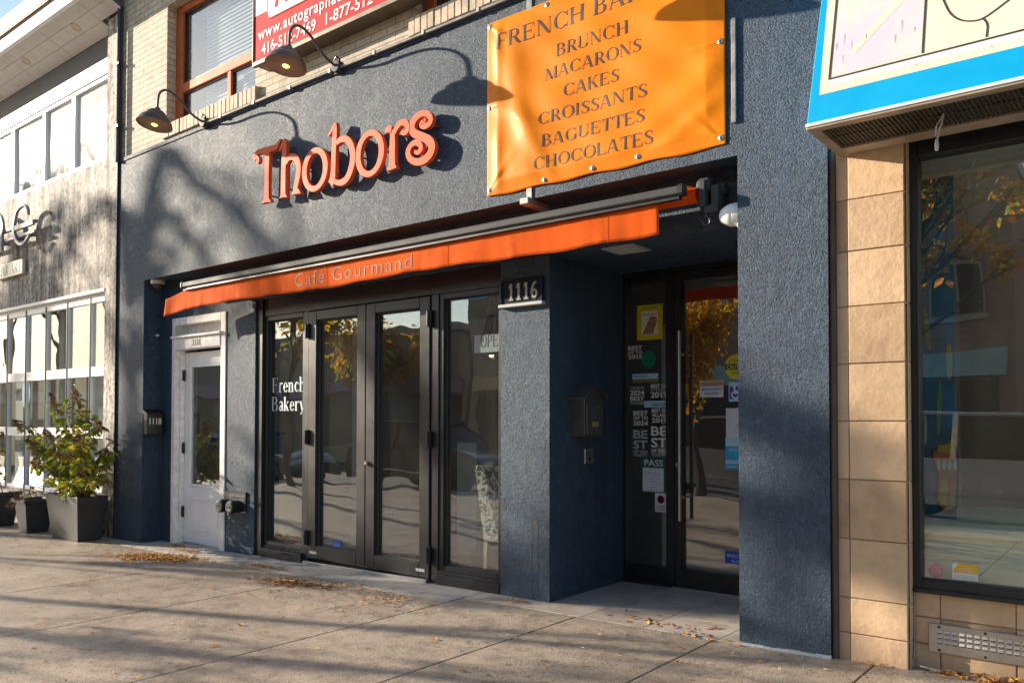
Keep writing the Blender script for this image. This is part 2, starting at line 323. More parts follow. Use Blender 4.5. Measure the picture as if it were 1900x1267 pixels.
M = dict(
 stucco=stucco('dark_blue_stucco', (.042,.075,.121), (.058,.097,.149), rough=.6),
 brick=brick('cream_painted_brick', (.66,.57,.44), (.56,.48,.37), (.34,.29,.23)),
 sill_brick=pmat('sill_brick', (.60,.47,.34), .75, var=.3, vscale=9, bump=(70,.5,.004)),
 black_alu=pmat('black_aluminium', (.018,.018,.020), .38, spec=.5, var=.25),
 dark_metal=pmat('dark_metal', (.022,.022,.024), .45, spec=.5, var=.2),
 grey_alu=pmat('grey_aluminium', (.055,.055,.058), .62, spec=.25, metal=.0, var=.12),
 steel=pmat('stainless_steel', (.55,.54,.52), .32, metal=1., var=.12, vscale=12),
 galv=pmat('galvanised_conduit', (.30,.29,.27), .5, metal=.6, var=.3, vscale=10),
 orange_frame=pmat('orange_window_paint', (.52,.125,.035), .62, spec=.3, var=.15),
 orange_letter=pmat('orange_letter_paint', (.74,.125,.042), .6, spec=.22, var=.06),
 red_rod=pmat('red_rod', (.45,.03,.02), .5),
 white_paint=pmat('white_paint', (.86,.86,.86), .42, var=.07, vscale=4, bump=(40,.12,.003)),
 old_white=pmat('worn_white_paint', (.82,.81,.79), .55, var=.18, vscale=16, bump=(60,.3,.003)),
 awning=fabric('orange_awning_cloth', (.84,.135,.012), .8, .22, spec=.1),
 banner=fabric('orange_banner_vinyl', (.84,.235,.002), .5, .0, 400., coat=.04, spec=.12),
 print=pmat('dark_print', (.050,.030,.030), .5, var=.1),
 white_print=pmat('white_print', (.72,.72,.70), .5, var=.08),
 grey_print=pmat('grey_print', (.42,.44,.45), .5, var=.08),
 silver_print=pmat('silver_print', (.62,.60,.58), .4, var=.1),
 red_sign=pmat('red_sign_face', (.55,.02,.03), .7, spec=.15, var=.06),
 sign_white=pmat('sign_white_face', (.76,.76,.79), .6, spec=.3, var=.05),
 bronze=pmat('bronze_trim', (.17,.13,.09), .45, metal=.4, var=.2),
 blue_sign=pmat('blue_sign_face', (.0,.36,.70), .35, var=.05),
 cream_sign=pmat('cream_sign_face', (.80,.72,.56), .4, var=.06, vscale=3),
 lav_sign=pmat('lavender_sign_tint', (.60,.56,.66), .4, var=.0, col2=(.76,.69,.56), vscale=1.6),
 black_line=pmat('black_line', (.05,.04,.03), .5),
 tan_metal=pmat('tan_sign_metal', (.40,.32,.24), .5, metal=.2, var=.2),
 grille=pmat('dark_grille', (.060,.048,.032), .6, var=.5, vscale=20),
 stone=concrete('tan_stone_tile', (.54,.375,.225), (.63,.455,.295), speck=.07, rough=.66, bump=.6, bscale=20., blot=.30, island=.26),
 grout=pmat('grout', (.36,.28,.21), .85, var=.2),
 caulk=pmat('caulk', (.10,.075,.06), .8, var=.3),
 salon=concrete('weathered_concrete', (.62,.56,.50), (.76,.71,.65), speck=.25, rough=.8, bump=.6, bscale=70., stain=(.14,.115,.095)),
 soffit=pmat('white_soffit', (.70,.68,.66), .55, var=.08),
 dark_band=pmat('dark_fascia_band', (.075,.072,.075), .55, var=.2),
 blind=pmat('white_blind', (.74,.75,.77), .5, var=.04),
 sheer=pmat('white_sheer', (.80,.80,.80), .7, var=.05),
 glass=glass('shopfront_glass', .16, wave=.22, dust=.014),
 glass_up=glass('upper_window_glass', .13, wave=.08),
 glass_salon=glass('salon_window_glass', .13, rough=.035, wave=.1),
 glass_salon_low=glass('salon_shopfront_glass', .05, wave=.12),
 glass_right=glass('right_window_glass', .15, wave=.08, dust=.006),
 bulb=emit('warm_bulb', (1.,.50,.10), 2.6),
 bulb_in=emit('warm_pendant', (1.,.62,.25), 4.),
 shade_out=pmat('lamp_shade_bronze', (.085,.075,.070), .5, metal=.1, var=.2),
 shade_in=pmat('lamp_shade_inside', (.62,.52,.43), .5, var=.1),
 planter=pmat('charcoal_planter', (.040,.041,.043), .55, var=.25, vscale=5, bump=(50,.15,.003)),
 soil=pmat('soil', (.05,.035,.025), .95, var=.4, vscale=40, bump=(60,1,.02)),
 leaf_g=leafmat('shrub_leaf_green', (.20,.25,.03)),
 leaf_y=leafmat('shrub_leaf_yellow', (.50,.40,.035)),
 leaf_r=leafmat('shrub_dry_bloom', (.30,.155,.075), .3),
 stem=pmat('shrub_stem', (.10,.06,.04), .8),
 bark=pmat('tree_bark', (.085,.065,.05), .9, var=.4, vscale=14, bump=(30,.8,.02)),
 t_y=leafmat('tree_leaf_yellow', (.72,.47,.04), .6), t_o=leafmat('tree_leaf_orange', (.68,.30,.03), .6), t_g=leafmat('tree_leaf_green', (.34,.38,.05), .6),
 litter1=pmat('dry_leaf_orange', (.66,.27,.05), .7, var=.4, vscale=60), litter2=pmat('dry_leaf_brown', (.21,.10,.045), .8, var=.4, vscale=60), litter3=pmat('dry_leaf_yellow', (.80,.47,.09), .65, var=.3, vscale=60),
 litter4=pmat('dry_leaf_pale', (.62,.46,.27), .7, var=.3, vscale=60),
 walk=concrete('pavement_concrete', (.32,.262,.208), (.47,.388,.305), speck=.6, rough=.55, bump=.8, bscale=95., spots=True, island=.07),
 strip=concrete('pale_base_concrete', (.40,.36,.32), (.50,.46,.42), speck=.25, rough=.8, bump=.4),
 dirt=pmat('joint_dirt', (.055,.045,.035), .95, var=.3),
 tile=concrete('entry_tile', (.42,.36,.31), (.50,.44,.38), speck=.12, rough=.6, bump=.15, bscale=90.),
 asphalt=concrete('asphalt', (.045,.045,.047), (.065,.064,.064), speck=.4, rough=.85),
 curb=concrete('curb_concrete', (.36,.33,.30), (.44,.41,.38), speck=.25),
 room=pmat('dark_room_wall', (.30,.23,.175), .8, var=.25, vscale=1.2),
 room_floor=pmat('room_floor', (.24,.17,.11), .5, var=.3, vscale=3),
 room_pale=pmat('pale_room_wall', (.66,.64,.60), .8, var=.1),
 cream_box=pmat('cream_display_bench', (.86,.84,.62), .5, var=.06, vscale=2),
 mural=pmat('blue_mural', (.02,.20,.36), .6, var=.5, vscale=3.5),
 m_y=pmat('mural_yellow', (.62,.42,.04), .6, var=.25), m_o=pmat('mural_orange', (.55,.19,.05), .6, var=.25), m_g=pmat('mural_green', (.20,.36,.10), .6, var=.2),
 black=pmat('black_plastic', (.015,.015,.016), .4, var=.2),
 cream_plastic=pmat('cream_plastic', (.66,.56,.42), .45, var=.08),
 brass=pmat('brass', (.62,.50,.30), .3, metal=.9),
 plaque_num=pmat('plaque_numeral', (.33,.32,.30), .7, spec=.1), cafe_print=pmat('faded_grey_print', (.40,.30,.25), .7, spec=.1, var=.25, vscale=9),
 plaque=pmat('plaque_navy', (.014,.018,.028), .75, spec=.12, var=.2), letter_grey=pmat('letter_grey', (.24,.25,.27), .55, spec=.3, var=.1), letter_dark=pmat('letter_dark', (.035,.033,.032), .7, spec=.2, var=.2),
 frost=pmat('frosted_vinyl', (.60,.72,.72), .6, var=.05),
)

# ------------------------------------------------------------------ helpers: lettering
_capH = None
def font_polys(s, bold=0., space=1.):
    cu = bpy.data.curves.new('t', 'FONT'); cu.body = s; cu.size = 1; cu.resolution_u = 3; cu.offset = bold; cu.space_character = space
    ob = bpy.data.objects.new('t', cu); COL.objects.link(ob)
    bpy.context.view_layer.update()
    me = bpy.data.meshes.new_from_object(ob.evaluated_get(bpy.context.evaluated_depsgraph_get()))
    vs = [(v.co.x, v.co.y) for v in me.vertices]; fs = [tuple(p.vertices) for p in me.polygons]
    bpy.data.objects.remove(ob); bpy.data.meshes.remove(me); bpy.data.curves.remove(cu)
    return vs, fs
def cap():
    global _capH
    if _capH is None:
        v, f = font_polys('H'); _capH = max(p[1] for p in v)-min(p[1] for p in v)
    return _capH
def layout(vs, x0, x1, h, caph, align):
    xa = min(v[0] for v in vs); xb = max(v[0] for v in vs)
    k = h/caph
    if align == 'FIT': kx = (x1-x0)/(xb-xa); return [(x0+(v[0]-xa)*kx, v[1]*k) for v in vs]
    wdt = (xb-xa)*k
    ox = x0 if align == 'L' else ((x0+x1)/2-wdt/2)
    return [(ox+(v[0]-xa)*k, v[1]*k) for v in vs]
def put_text(name, mat, parent, vs, fs, z0, org=(0,0,0), ex=(1,0,0), ez=(0,0,1), fn=None):
    """flat lettering: x along ex, height along ez, org is added; fn(x, z) -> y offset for cloth that waves"""
    ex, ez, org = Vector(ex), Vector(ez), Vector(org); mb = MB(); pts = []
    for v in vs:
        p = org+ex*v[0]+ez*(v[1]+z0)
        if fn: p.y += fn(p.x, p.z)
        pts.append(p)
    mb.add(pts, fs); return mb.build(name, mat, parent)
def sans(name, s, mat, parent, x0, x1, z0, h, y, bold=0., align='FIT', space=1., **kw):
    vs, fs = font_polys(s, bold, space); vs = layout(vs, x0, x1, h, cap(), align)
    return put_text(name, mat, parent, vs, fs, z0, org=kw.pop('org', (0, y, 0)), **kw)

# serif capitals and small letters drawn as strokes: s_ stems, d_ slanting strokes, c_ bowls
TH, TN, SF, SH = .135, .038, .08, .030
def q(x0, z0, x1, z1): return [[(x0,z0),(x1,z0),(x1,z1),(x0,z1)]]
def s_(x, w=TH, z0=0., z1=1., sb=True, st=True):
    o = q(x, z0, x+w, z1)
    if sb: o += q(x-SF, z0, x+w+SF, z0+SH)
    if st: o += q(x-SF, z1-SH, x+w+SF, z1)
    return o
def d_(x0, z0, x1, z1, w): return [[(x0,z0),(x0+w,z0),(x1+w,z1),(x1,z1)]]
def c_(cx, cz, rx, rz, a0, a1, th=TH, tn=TN, n=22):
    """bowl, thick where it runs upright and thin where it runs flat"""
    o = []; pr = None
    for i in range(n+1):
        a = R(a0+(a1-a0)*i/n); wd = tn+(th-tn)*abs(math.cos(a))**1.3
        pa = (cx+rx*math.cos(a), cz+rz*math.sin(a)); k = 1-wd/max(rx, .01) if True else 1
        pb = (cx+(rx-wd)*math.cos(a), cz+(rz-min(wd, tn+.02))*math.sin(a))
        if pr: o.append([pr[0], pa, pb, pr[1]])
        pr = (pa, pb)
    return o
def rb(pts, n=14):
    """ribbon through (x, z, width) points, smoothed"""
    P = smooth(pts, n); o = []; pr = None
    for i, p in enumerate(P):
        a = P[max(i-1, 0)]; b = P[min(i+1, len(P)-1)]; dx, dz = b[0]-a[0], b[1]-a[1]; L = math.hypot(dx, dz) or 1
        nx, nz = -dz/L*p[2]/2, dx/L*p[2]/2
        c = ((p[0]+nx, p[1]+nz), (p[0]-nx, p[1]-nz))
        if pr: o.append([pr[0], c[0], c[1], pr[1]])
        pr = c
    return o
def smooth(P, n=10):
    out = []
    for i in range(len(P)-1):
        p0, p1, p2, p3 = P[max(i-1,0)], P[i], P[i+1], P[min(i+2,len(P)-1)]
        for k in range(n):
            t = k/n
            out.append(tuple(.5*((2*p1[j])+(-p0[j]+p2[j])*t+(2*p0[j]-5*p1[j]+4*p2[j]-p3[j])*t*t+(-p0[j]+3*p1[j]-3*p2[j]+p3[j])*t**3) for j in range(len(p1))))
    out.append(tuple(P[-1])); return out
XH = .66
G = {
 'A': (d_(0,0,.33,1,TN+.01)+d_(.62,0,.33,1,TH)+q(.14,.3,.56,.3+TN)+q(-.07,0,.14,SH)+q(.54,0,.86,SH), .84),
 'B': (s_(.06)+q(.1,.96,.36,1)+q(.1,.505,.36,.545)+q(.1,0,.38,.04)+c_(.36,.76,.25,.24,-90,90)+c_(.38,.27,.29,.27,-90,90), .76),
 'C': (c_(.44,.5,.42,.51,42,318)+[[(.74,.68),(.80,.68),(.80,1),(.77,1)]]+[[(.74,.0),(.79,.02),(.81,.3),(.78,.3)]], .86),
 'E': (s_(.06)+q(.1,.96,.62,1)+q(.1,.5,.48,.54)+q(.1,0,.66,.04)+[[(.57,1),(.62,1),(.64,.74),(.62,.74)]]+[[(.60,0),(.66,0),(.70,.28),(.68,.28)]]+q(.46,.41,.49,.63), .74),
 'F': (s_(.06)+q(.1,.96,.62,1)+q(.1,.48,.48,.52)+[[(.57,1),(.62,1),(.64,.72),(.62,.72)]]+q(.46,.39,.49,.61), .68),
 'G': (c_(.44,.5,.42,.51,42,318)+[[(.74,.68),(.80,.68),(.80,1),(.77,1)]]+q(.68,.04,.68+TH,.42)+q(.58,.40,.92,.435), .94),
 'H': (s_(.06)+s_(.62)+q(.1,.49,.7,.49+TN), .86), 'I': (s_(.08), .32),
 'K': (s_(.06)+d_(.2,.42,.60,1,TN+.015)+d_(.58,0,.28,.56,TH)+q(.5,1-SH,.76,1)+q(.5,0,.84,SH), .82),
 'L': (s_(.06)+q(.1,0,.62,.04)+[[(.56,0),(.62,0),(.66,.3),(.64,.3)]], .70),
 'M': (s_(.08,TN,st=False)+s_(.78,TH)+d_(.47,0,.05,1,TH)+d_(.45,0,.80,1,TN)+q(-.03,1-SH,.16,1), 1.02),
 'N': (s_(.08,TN,st=False)+d_(.62,0,.03,1,TH)+s_(.70,TN,sb=False)+q(-.06,1-SH,.14,1), .86),
 'O': (c_(.46,.5,.45,.51,0,360,n=36), .92),
 'P': (s_(.06)+q(.1,.96,.36,1)+q(.1,.44,.36,.48)+c_(.36,.72,.28,.28,-90,90), .68),
 'R': (s_(.06)+q(.1,.96,.36,1)+q(.1,.47,.36,.51)+c_(.36,.735,.26,.265,-90,90)+d_(.58,0,.30,.48,TH)+q(.62,0,.80,SH), .78),
 'S': (rb([(.52,.86,.05),(.44,.95,.05),(.30,.975,.05),(.16,.92,.08),(.105,.77,.11),(.20,.62,.14),(.36,.49,.145),(.49,.36,.13),(.52,.2,.11),(.43,.065,.06),(.29,.022,.045),(.15,.06,.05),(.09,.16,.05)],6)+q(.535,.70,.565,.98)+q(.045,.02,.075,.32), .62),
 'T': (s_(.28,st=False)+q(.0,.96,.70,1)+[[(0,.72),(.025,.72),(.06,1),(0,1)]]+[[(.675,.72),(.70,.72),(.70,1),(.64,1)]], .70),
 'U': (s_(.06,z0=.28,sb=False)+s_(.68,TN,z0=.28,sb=False)+c_(.365,.30,.365,.31,180,360), .84),
 'Y': (s_(.30,z1=.46,st=False)+d_(.30,.44,.0,1,TH)+d_(.38,.44,.66,1,TN)+q(-.07,1-SH,.22,1)+q(.58,1-SH,.78,1), .72),
 # small letters
 'a': (rb([(.05,.50,.07),(.14,.63,.06),(.28,.64,.08),(.36,.52,.13),(.37,.2,.14),(.40,.06,.12),(.47,.05,.05)],5)+rb([(.33,.38,.04),(.17,.32,.08),(.09,.18,.13),(.15,.04,.09),(.28,.06,.05),(.35,.14,.04)],5), .50),
 'c': (rb([(.42,.50,.08),(.33,.63,.06),(.2,.62,.09),(.10,.45,.14),(.10,.24,.14),(.2,.05,.09),(.32,.04,.05),(.43,.15,.04)],6), .48),
 'e': (c_(.26,.33,.22,.34,0,325)+q(.10,.34,.48,.385), .52),
 'h': (s_(.05,st=False)+q(-.01,1-SH,.1,1)+rb([(.17,.48,.05),(.27,.62,.06),(.38,.60,.11),(.43,.44,.14),(.43,.02,.14)],5)+q(.31,0,.57,SH), .62),
 'k': (s_(.05,st=False)+q(-.01,1-SH,.1,1)+d_(.17,.28,.40,.64,.05)+d_(.38,0,.20,.38,.14)+q(.33,.62,.53,.655)+q(.34,0,.60,SH), .60),
 'n': (s_(.05,z1=.655,st=False)+q(-.01,.62,.1,.655)+rb([(.17,.48,.05),(.27,.62,.06),(.38,.60,.11),(.43,.44,.14),(.43,.02,.14)],5)+q(.31,0,.57,SH), .62),
 'r': (s_(.05,z1=.655,st=False)+q(-.01,.62,.1,.655)+rb([(.16,.44,.05),(.24,.58,.06),(.33,.63,.08),(.40,.58,.13)],5), .46),
 'y': (d_(.22,0,.03,.65,.14)+rb([(.46,.64,.05),(.30,.10,.05),(.2,-.18,.06),(.08,-.22,.09)],5)+q(-.03,.62,.24,.655)+q(.36,.62,.54,.655), .56),
}
def serif_polys(s, track=.09):
    vs, fs = [], []; x = 0
    for k, ch in enumerate(s):
        if ch == ' ': x += .38; continue
        pl, adv = G[ch]
        for j, p in enumerate(pl):
            n = len(vs); vs += [(a+x, b, .00025*(j % 7)) for a, b in p]
            ar = sum(p[i][0]*p[(i+1) % len(p)][1]-p[(i+1) % len(p)][0]*p[i][1] for i in range(len(p)))
            r = list(range(n, n+len(p))); fs.append(tuple(r if ar > 0 else r[::-1]))
        x += adv+track
    return vs, fs
def serif(name, s, mat, parent, x0, x1, z0, h, y, fn=None, align='FIT', track=.09, org=None, ex=(1,0,0)):
    vs, fs = serif_polys(s, track); lay = layout(vs, x0, x1, h, 1., align)
    mb = MB(); pts = []
    for (a, b), v in zip(lay, vs):
        p = Vector((0, y-v[2], z0+b))+Vector(ex)*a if org is None else Vector(org)+Vector(ex)*a+Vector((0, 0, z0+b))
        if fn: p.y += fn(p.x, p.z)
        pts.append(p)
    mb.add(pts, fs); return mb.build(name, mat, parent)
def ribbon_solid(mb, pts, y0, y1, n=8):
    """ribbon through (x, z, width) points as a solid between y0 (front) and y1"""
    P = smooth(pts, n); A, B = [], []
    for i, p in enumerate(P):
        a = P[max(i-1,0)]; b = P[min(i+1,len(P)-1)]; dx, dz = b[0]-a[0], b[1]-a[1]; L = math.hypot(dx,dz) or 1
        nx, nz = -dz/L*p[2]/2, dx/L*p[2]/2
        A.append((p[0]+nx, p[1]+nz)); B.append((p[0]-nx, p[1]-nz))
    n_ = len(P); vs = []
    for a, b in zip(A, B): vs += [(a[0],y0,a[1]),(b[0],y0,b[1]),(b[0],y1,b[1]),(a[0],y1,a[1])]
    fs = [(0,3,2,1)]
    for i in range(n_-1):
        o = i*4
        for k in range(4): k2 = (k+1) % 4; fs.append((o+k, o+k2, o+4+k2, o+4+k))
    o = (n_-1)*4; fs.append((o,o+1,o+2,o+3)); mb.add(vs, fs)
def ring_solid(mb, c, ro, ri, y0, y1, n=40):
    vs = []; fs = []
    for k in range(n):
        a = 2*math.pi*k/n; ca, sa = math.cos(a), math.sin(a)
        po = (c[0]+ro[0]*ca, c[1]+ro[1]*sa); pi = (c[0]+ri[0]*ca, c[1]+ri[1]*sa)
        vs += [(po[0],y0,po[1]),(pi[0],y0,pi[1]),(pi[0],y1,pi[1]),(po[0],y1,po[1])]
    for k in range(n):
        o, p = k*4, ((k+1) % n)*4
        for j in range(4): j2 = (j+1) % 4; fs.append((o+j, o+j2, p+j2, p+j))
    mb.add(vs, fs)

# ------------------------------------------------------------------ ground, pavement, road
def gz(x): return -.0125*(-1.5-x) if x < 6 else .094
YI, YF = .23, .27          # inner wall and shopfront frame planes (the facade is y = 0)
def sheet(name, mat, x0, x1, y0, y1, dz, nx=2, ny=1, parent=None):
    mb = MB()
    xs = [x0+(x1-x0)*i/nx for i in range(nx+1)]; ys = [y0+(y1-y0)*i/ny for i in range(ny+1)]
    vs = [(x, y, gz(max(x, -60))+dz) for y in ys for x in xs]; W_ = nx+1
    mb.add(vs, [(j*W_+i, j*W_+i+1, (j+1)*W_+i+1, (j+1)*W_+i) for j in range(ny) for i in range(nx)])
    return setp(mb.build(name, mat, parent), kind='structure')
sheet('ground', M['dirt'], -400, 400, -400, 400, -.22, nx=200, ny=4)
sheet('road', M['asphalt'], -200, 120, -17.5, -7.4, -.15, nx=80)
sheet('far_pavement', M['curb'], -200, 120, -21, -17.7, -.02, nx=80)
mb = MB()
for x0, x1 in ((-200,-60),(-60,6),(6,120)):
    mb.hexa([(x0,-7.4,gz(max(x0,-60))-.2),(x1,-7.4,gz(x1)-.2),(x1,-7.22,gz(x1)-.2),(x0,-7.22,gz(max(x0,-60))-.2)],[(x0,-7.38,gz(max(x0,-60))),(x1,-7.38,gz(x1)),(x1,-7.22,gz(x1)),(x0,-7.22,gz(max(x0,-60)))])
setp(mb.build('kerb', M['curb']), kind='structure')
# pavement slabs with real gaps between them
mb = MB(); rng = random.Random(4)
xs = [-34,-30,-26,-22.6,-19.4,-16.2,-14.6,-13.0,-11.3,-9.55,-7.69,-6.08,-4.42,-3.33,-2.265,-1.305,-.2,1.0,2.4,4.,5.6]
ys = [-7.2,-5.6,-3.9,-.02]
def slab(x0, x1, y0, y1, g=.005, top=.0):
    a, b = x0+g, x1-g; c, d = y0+g, y1-g
    mb.hexa([(a,c,gz(a)-.12),(b,c,gz(b)-.12),(b,d,gz(b)-.12),(a,d,gz(a)-.12)], [(a,c,gz(a)+top),(b,c,gz(b)+top),(b,d,gz(b)+top),(a,d,gz(a)+top)])
for i in range(len(xs)-1):
    for j in range(len(ys)-1):
        y1 = ys[j+1]
        if j == 2: y1 = -.22 if xs[i] < -4.5 else .25
        slab(xs[i], xs[i+1], ys[j], y1, g=.004+.003*rng.random())
setp(mb.build('pavement', M['walk'], bevel=.004), kind='structure')
# pale strip along the foot of the shopfront, up to the sills
mb = MB()
for x0, x1 in ((-34,-14.6),(-14.6,-10.36),(-10.36,-9.0),(-9.0,-7.6),(-7.6,-5.9),(-5.9,-4.425)):
    slab(x0, x1, -.215, .52, g=.003, top=.004)
setp(mb.build('base_strip', M['strip'], bevel=.003), kind='structure')
mb = MB()
txs = [-4.42,-3.86,-3.30,-2.78,-2.24,-1.9]
for i in range(len(txs)-1):
    for y0, y1 in ((-.02,.40),(.40,.82),(.82,1.45)):
        if txs[i] < -3.4 and y0 > .3 and txs[i+1] < -3.7: continue
        slab(txs[i], txs[i+1], y0, y1, g=.002, top=.003)
setp(mb.build('entry_tiles', M['tile'], bevel=.002), kind='structure')

# ------------------------------------------------------------------ bakery building
bk = thing('shop_building', 'dark blue stucco bakery shopfront with cream brick upper storey and glass doors', 'building', (-6, 0, 0))
mb = MB()
mb.box(-10.36,-1.54, 0,.23, 3.09,4.68)                     # band above the opening
mb.box(-10.36,-9.69, 0,.55, -.4,3.09)                      # left pier
mb.hexa([(-2.103,0,-.3),(-1.541,0,-.3),(-1.541,1.5,-.3),(-2.103,1.5,-.3)],[(-2.103,0,3.09),(-1.541,0,3.09),(-1.541,1.5,3.09),(-2.103,1.5,3.09)])   # right pillar
mb.box(-8.26,-7.70, YI,.55, -.35,2.70)                     # wall between the doors
mb.box(-4.245,-3.752, YI,1.40, -.3,2.70)                   # pillar by the recessed entry
mb.box(-9.69,-2.103, YI+.02,.36, 2.70,3.10)                # wall behind the awning
mb.box(-10.36,-1.54, .23,.36, 3.10,4.68)
mb.box(-9.69,-9.42, YI+.02,.55, -.4,2.70); mb.box(-9.42,-8.26, YI+.02,.55, 2.62,2.70)
bkw = mb.build('stucco_wall', M['stucco'], bk)
# ragged crack across the left pier
mb = MB(); pts = [(-10.364,2.998), (-10.249,2.973), (-10.137,2.956), (-10.027,2.952), (-9.930,2.923), (-9.836,2.921), (-9.730,2.944)]
for i in range(len(pts)-1):
    a, b = pts[i], pts[i+1]; wd = .008+.006*(i % 2)
    mb.face([(a[0],-.0015,a[1]-wd),(b[0],-.0015,b[1]-wd*.8),(b[0],-.0015,b[1]+wd*.3),(a[0],-.0015,a[1]+wd*.4)])
mb.build('wall_crack', M['caulk'], bkw)
mb = MB()
for x0, w_ in ((-3.925,.010),(-3.868,.016)):               # rust streaks on the pillar
    z = .62
    for k in range(9):
        ww = w_*(.4+.8*rng.random()); mb.face([(x0-ww/2+.004*rng.random(),YI-.0015,z-.065),(x0+ww/2,YI-.0015,z-.065),(x0+ww/2,YI-.0015,z-.01*rng.random()),(x0-ww/2,YI-.0015,z)]); z -= .067
mb.build('stain_streak', M['caulk'], bkw)
mb = MB(); p_ = -2.12; 
while p_ < -1.54:                                          # rough line of white filler at the pillar foot
    q_ = min(p_+.03+.03*rng.random(), -1.535); h_ = .006+.010*rng.random()
    mb.hexa([(p_,-.022-.012*rng.random(),gz(p_)),(q_,-.022-.012*rng.random(),gz(q_)),(q_,.0,gz(q_)),(p_,.0,gz(p_))],[(p_,-.006,gz(p_)+h_),(q_,-.006,gz(q_)+h_*.9),(q_,.0,gz(q_)+h_),(p_,.0,gz(p_)+h_)]); p_ = q_
mb.build('base_filler', M['grey_print'], bkw)
mb = MB(); mb.box(-9.69,-2.103, .36,1.42, 2.70,2.74); 
ceil_ = mb.build('entry_ceiling', M['stucco'], bk)
mb = MB()
mb.box(-3.31,-3.03,.29,.56,2.690,2.699); 
for k in range(6): mb.box(-3.29,-3.05,.315+k*.04,.335+k*.04,2.683,2.688)
mb.build('ceiling_vent', M['grey_print'], bk)

# upper storey: brick with window openings, rowlock sill course
mb = MB()
W1 = (-9.26,-7.44,4.90,6.35); W2 = (-5.08,-3.26,4.90,6.35)
BY0, BY1 = .03, .35
def wall_open(mb, x0, x1, z0, z1, opens, y0, y1):
    x = x0
    for (a, b, c, d) in opens:
        mb.box(x, a, y0, y1, z0, z1); mb.box(a, b, y0, y1, z0, c); mb.box(a, b, y0, y1, d, z1); x = b
    mb.box(x, x1, y0, y1, z0, z1)
wall_open(mb, -10.36, 4, 4.68, 9.0, (W1, W2), BY0, BY1)
mb.build('brick_wall', M['brick'], bk)
for (a, b, c, d) in (W1, W2):
    mb = MB(); x = a-.02
    while x < b+.02:
        wd = .068+.006*rng.random(); t_ = .008*rng.random()
        mb.hexa([(x,-.012-t_,c-.17),(x+wd,-.012-t_,c-.17),(x+wd,.33,c-.17),(x,.33,c-.17)],[(x,-.012-t_,c-.01),(x+wd,-.012-t_,c-.01),(x+wd,.33,c+.012),(x,.33,c+.012)]); x += wd+.008
    mb.build('brick_sill', M['sill_brick'], bk, bevel=.004)
mb = MB(); mb.box(-10.37,-1.54,-.012,.03,4.66,4.70); mb.build('stucco_cap', M['stucco'], bk)
mb = MB(); mb.box(-10.36,4,.36,.40,4.68,9.0); mb.box(-10.36,4,.4,9,8.9,9.0); mb.build('roof', M['dark_band'], bk)
def upper_window(W):
    x0, x1, z0, z1 = W; y0 = .14
    mb = MB(); mb.ring(x0, x1, z0+.012, z1, .15, .15, .07, .08, y0, y0+.09)
    zt = z0+.45; mb.box(x0+.15, x1-.15, y0+.004, y0+.08, zt-.055, zt+.055)
    xm = x0+1.14; mb.box(xm-.035, xm+.035, y0+.006, y0+.08, z0+.08, zt-.055)
    win = mb.build('window', M['orange_frame'], bk, bevel=.006)
    mb = MB()                                              # inner sash lines
    mb.ring(x0+.15, x1-.15, zt+.055, z1-.08, .02, .02, .02, .02, y0+.03, y0+.07)
    mb.ring(x0+.15, xm-.035, z0+.082, zt-.055, .018, .018, .018, .018, y0+.03, y0+.07); mb.ring(xm+.035, x1-.15, z0+.082, zt-.055, .018, .018, .018, .018, y0+.03, y0+.07)
    mb.build('sash', M['black_alu'], win)
    mb = MB(); mb.box(x0+.16,x1-.16,y0+.045,y0+.051,z0+.09,z1-.09); mb.build('pane', M['glass_up'], win)
    for (a, b, c, d, xs_) in ((x0+.44,x1-.17,zt+.07,z1-.1,.0),(x0+.44,xm-.05,z0+.10,zt-.06,0),(xm+.07,x1-.17,z0+.10,zt-.06,0)):
        mb = MB(); z = c
        while z < d:
            mb.hexa([(a,y0+.135,z),(b,y0+.135,z+.004),(b,y0+.15,z+.046),(a,y0+.15,z+.042)],[(a,y0+.136,z+.002),(b,y0+.136,z+.006),(b,y0+.151,z+.048),(a,y0+.151,z+.044)]); z += .046
        mb.build('blind', M['blind'], win)
    mb = MB(); mb.box(x0,x1,y0+.4,y0+.42,z0,z1); mb.build('dark_room', M['room'], win)
    return win
upper_window(W1); upper_window(W2)

# shopfront: black frame, fixed pane, two folding doors, fixed pane
X0, X1 = -7.70, -4.245
fx = dict(gl=-7.521, gr=-6.880, dl=-6.814, mid=-5.939, dr=-5.091, fgl=-4.956, fgr=-4.299)
ZG1, ZG0 = 2.475, .045
mb = MB()
mb.box(X0, X0+.10, YF-.02,.42, -.12,2.70); mb.box(X1-.02, X1+.0, YF,.42,-.1,2.70)
mb.box(X0+.10, X1-.02, YF,.42, 2.51,2.70)
mb.box(fx['dl']-.075, fx['dl']-.01, YF,.42, -.1,2.51); mb.box(fx['dr']+.012, fx['dr']+.10, YF,.42, -.1,2.51)
mb.box(X0+.10, fx['dl']-.075, YF,.42, -.12,.05); mb.box(fx['dr']+.10, X1-.02, YF,.42, -.1,.075)
mb.box(X0+.10, fx['dl']-.075, YF-.035,YF, -.12,.03); mb.box(fx['dr']+.10, X1-.02, YF-.035,YF, -.1,.045)
frame = mb.build('shopfront_frame', M['black_alu'], bk, bevel=.004)
mb = MB(); mb.hexa([(fx['dl']-.01,YF-.06,-.09),(fx['dr']+.012,YF-.06,-.08),(fx['dr']+.012,YF+.12,-.08),(fx['dl']-.01,YF+.12,-.09)],[(fx['dl']-.01,YF-.06,gz(fx['dl'])+.035),(fx['dr']+.012,YF-.06,gz(fx['dr'])+.035),(fx['dr']+.012,YF+.12,gz(fx['dr'])+.04),(fx['dl']-.01,YF+.12,gz(fx['dl'])+.04)])
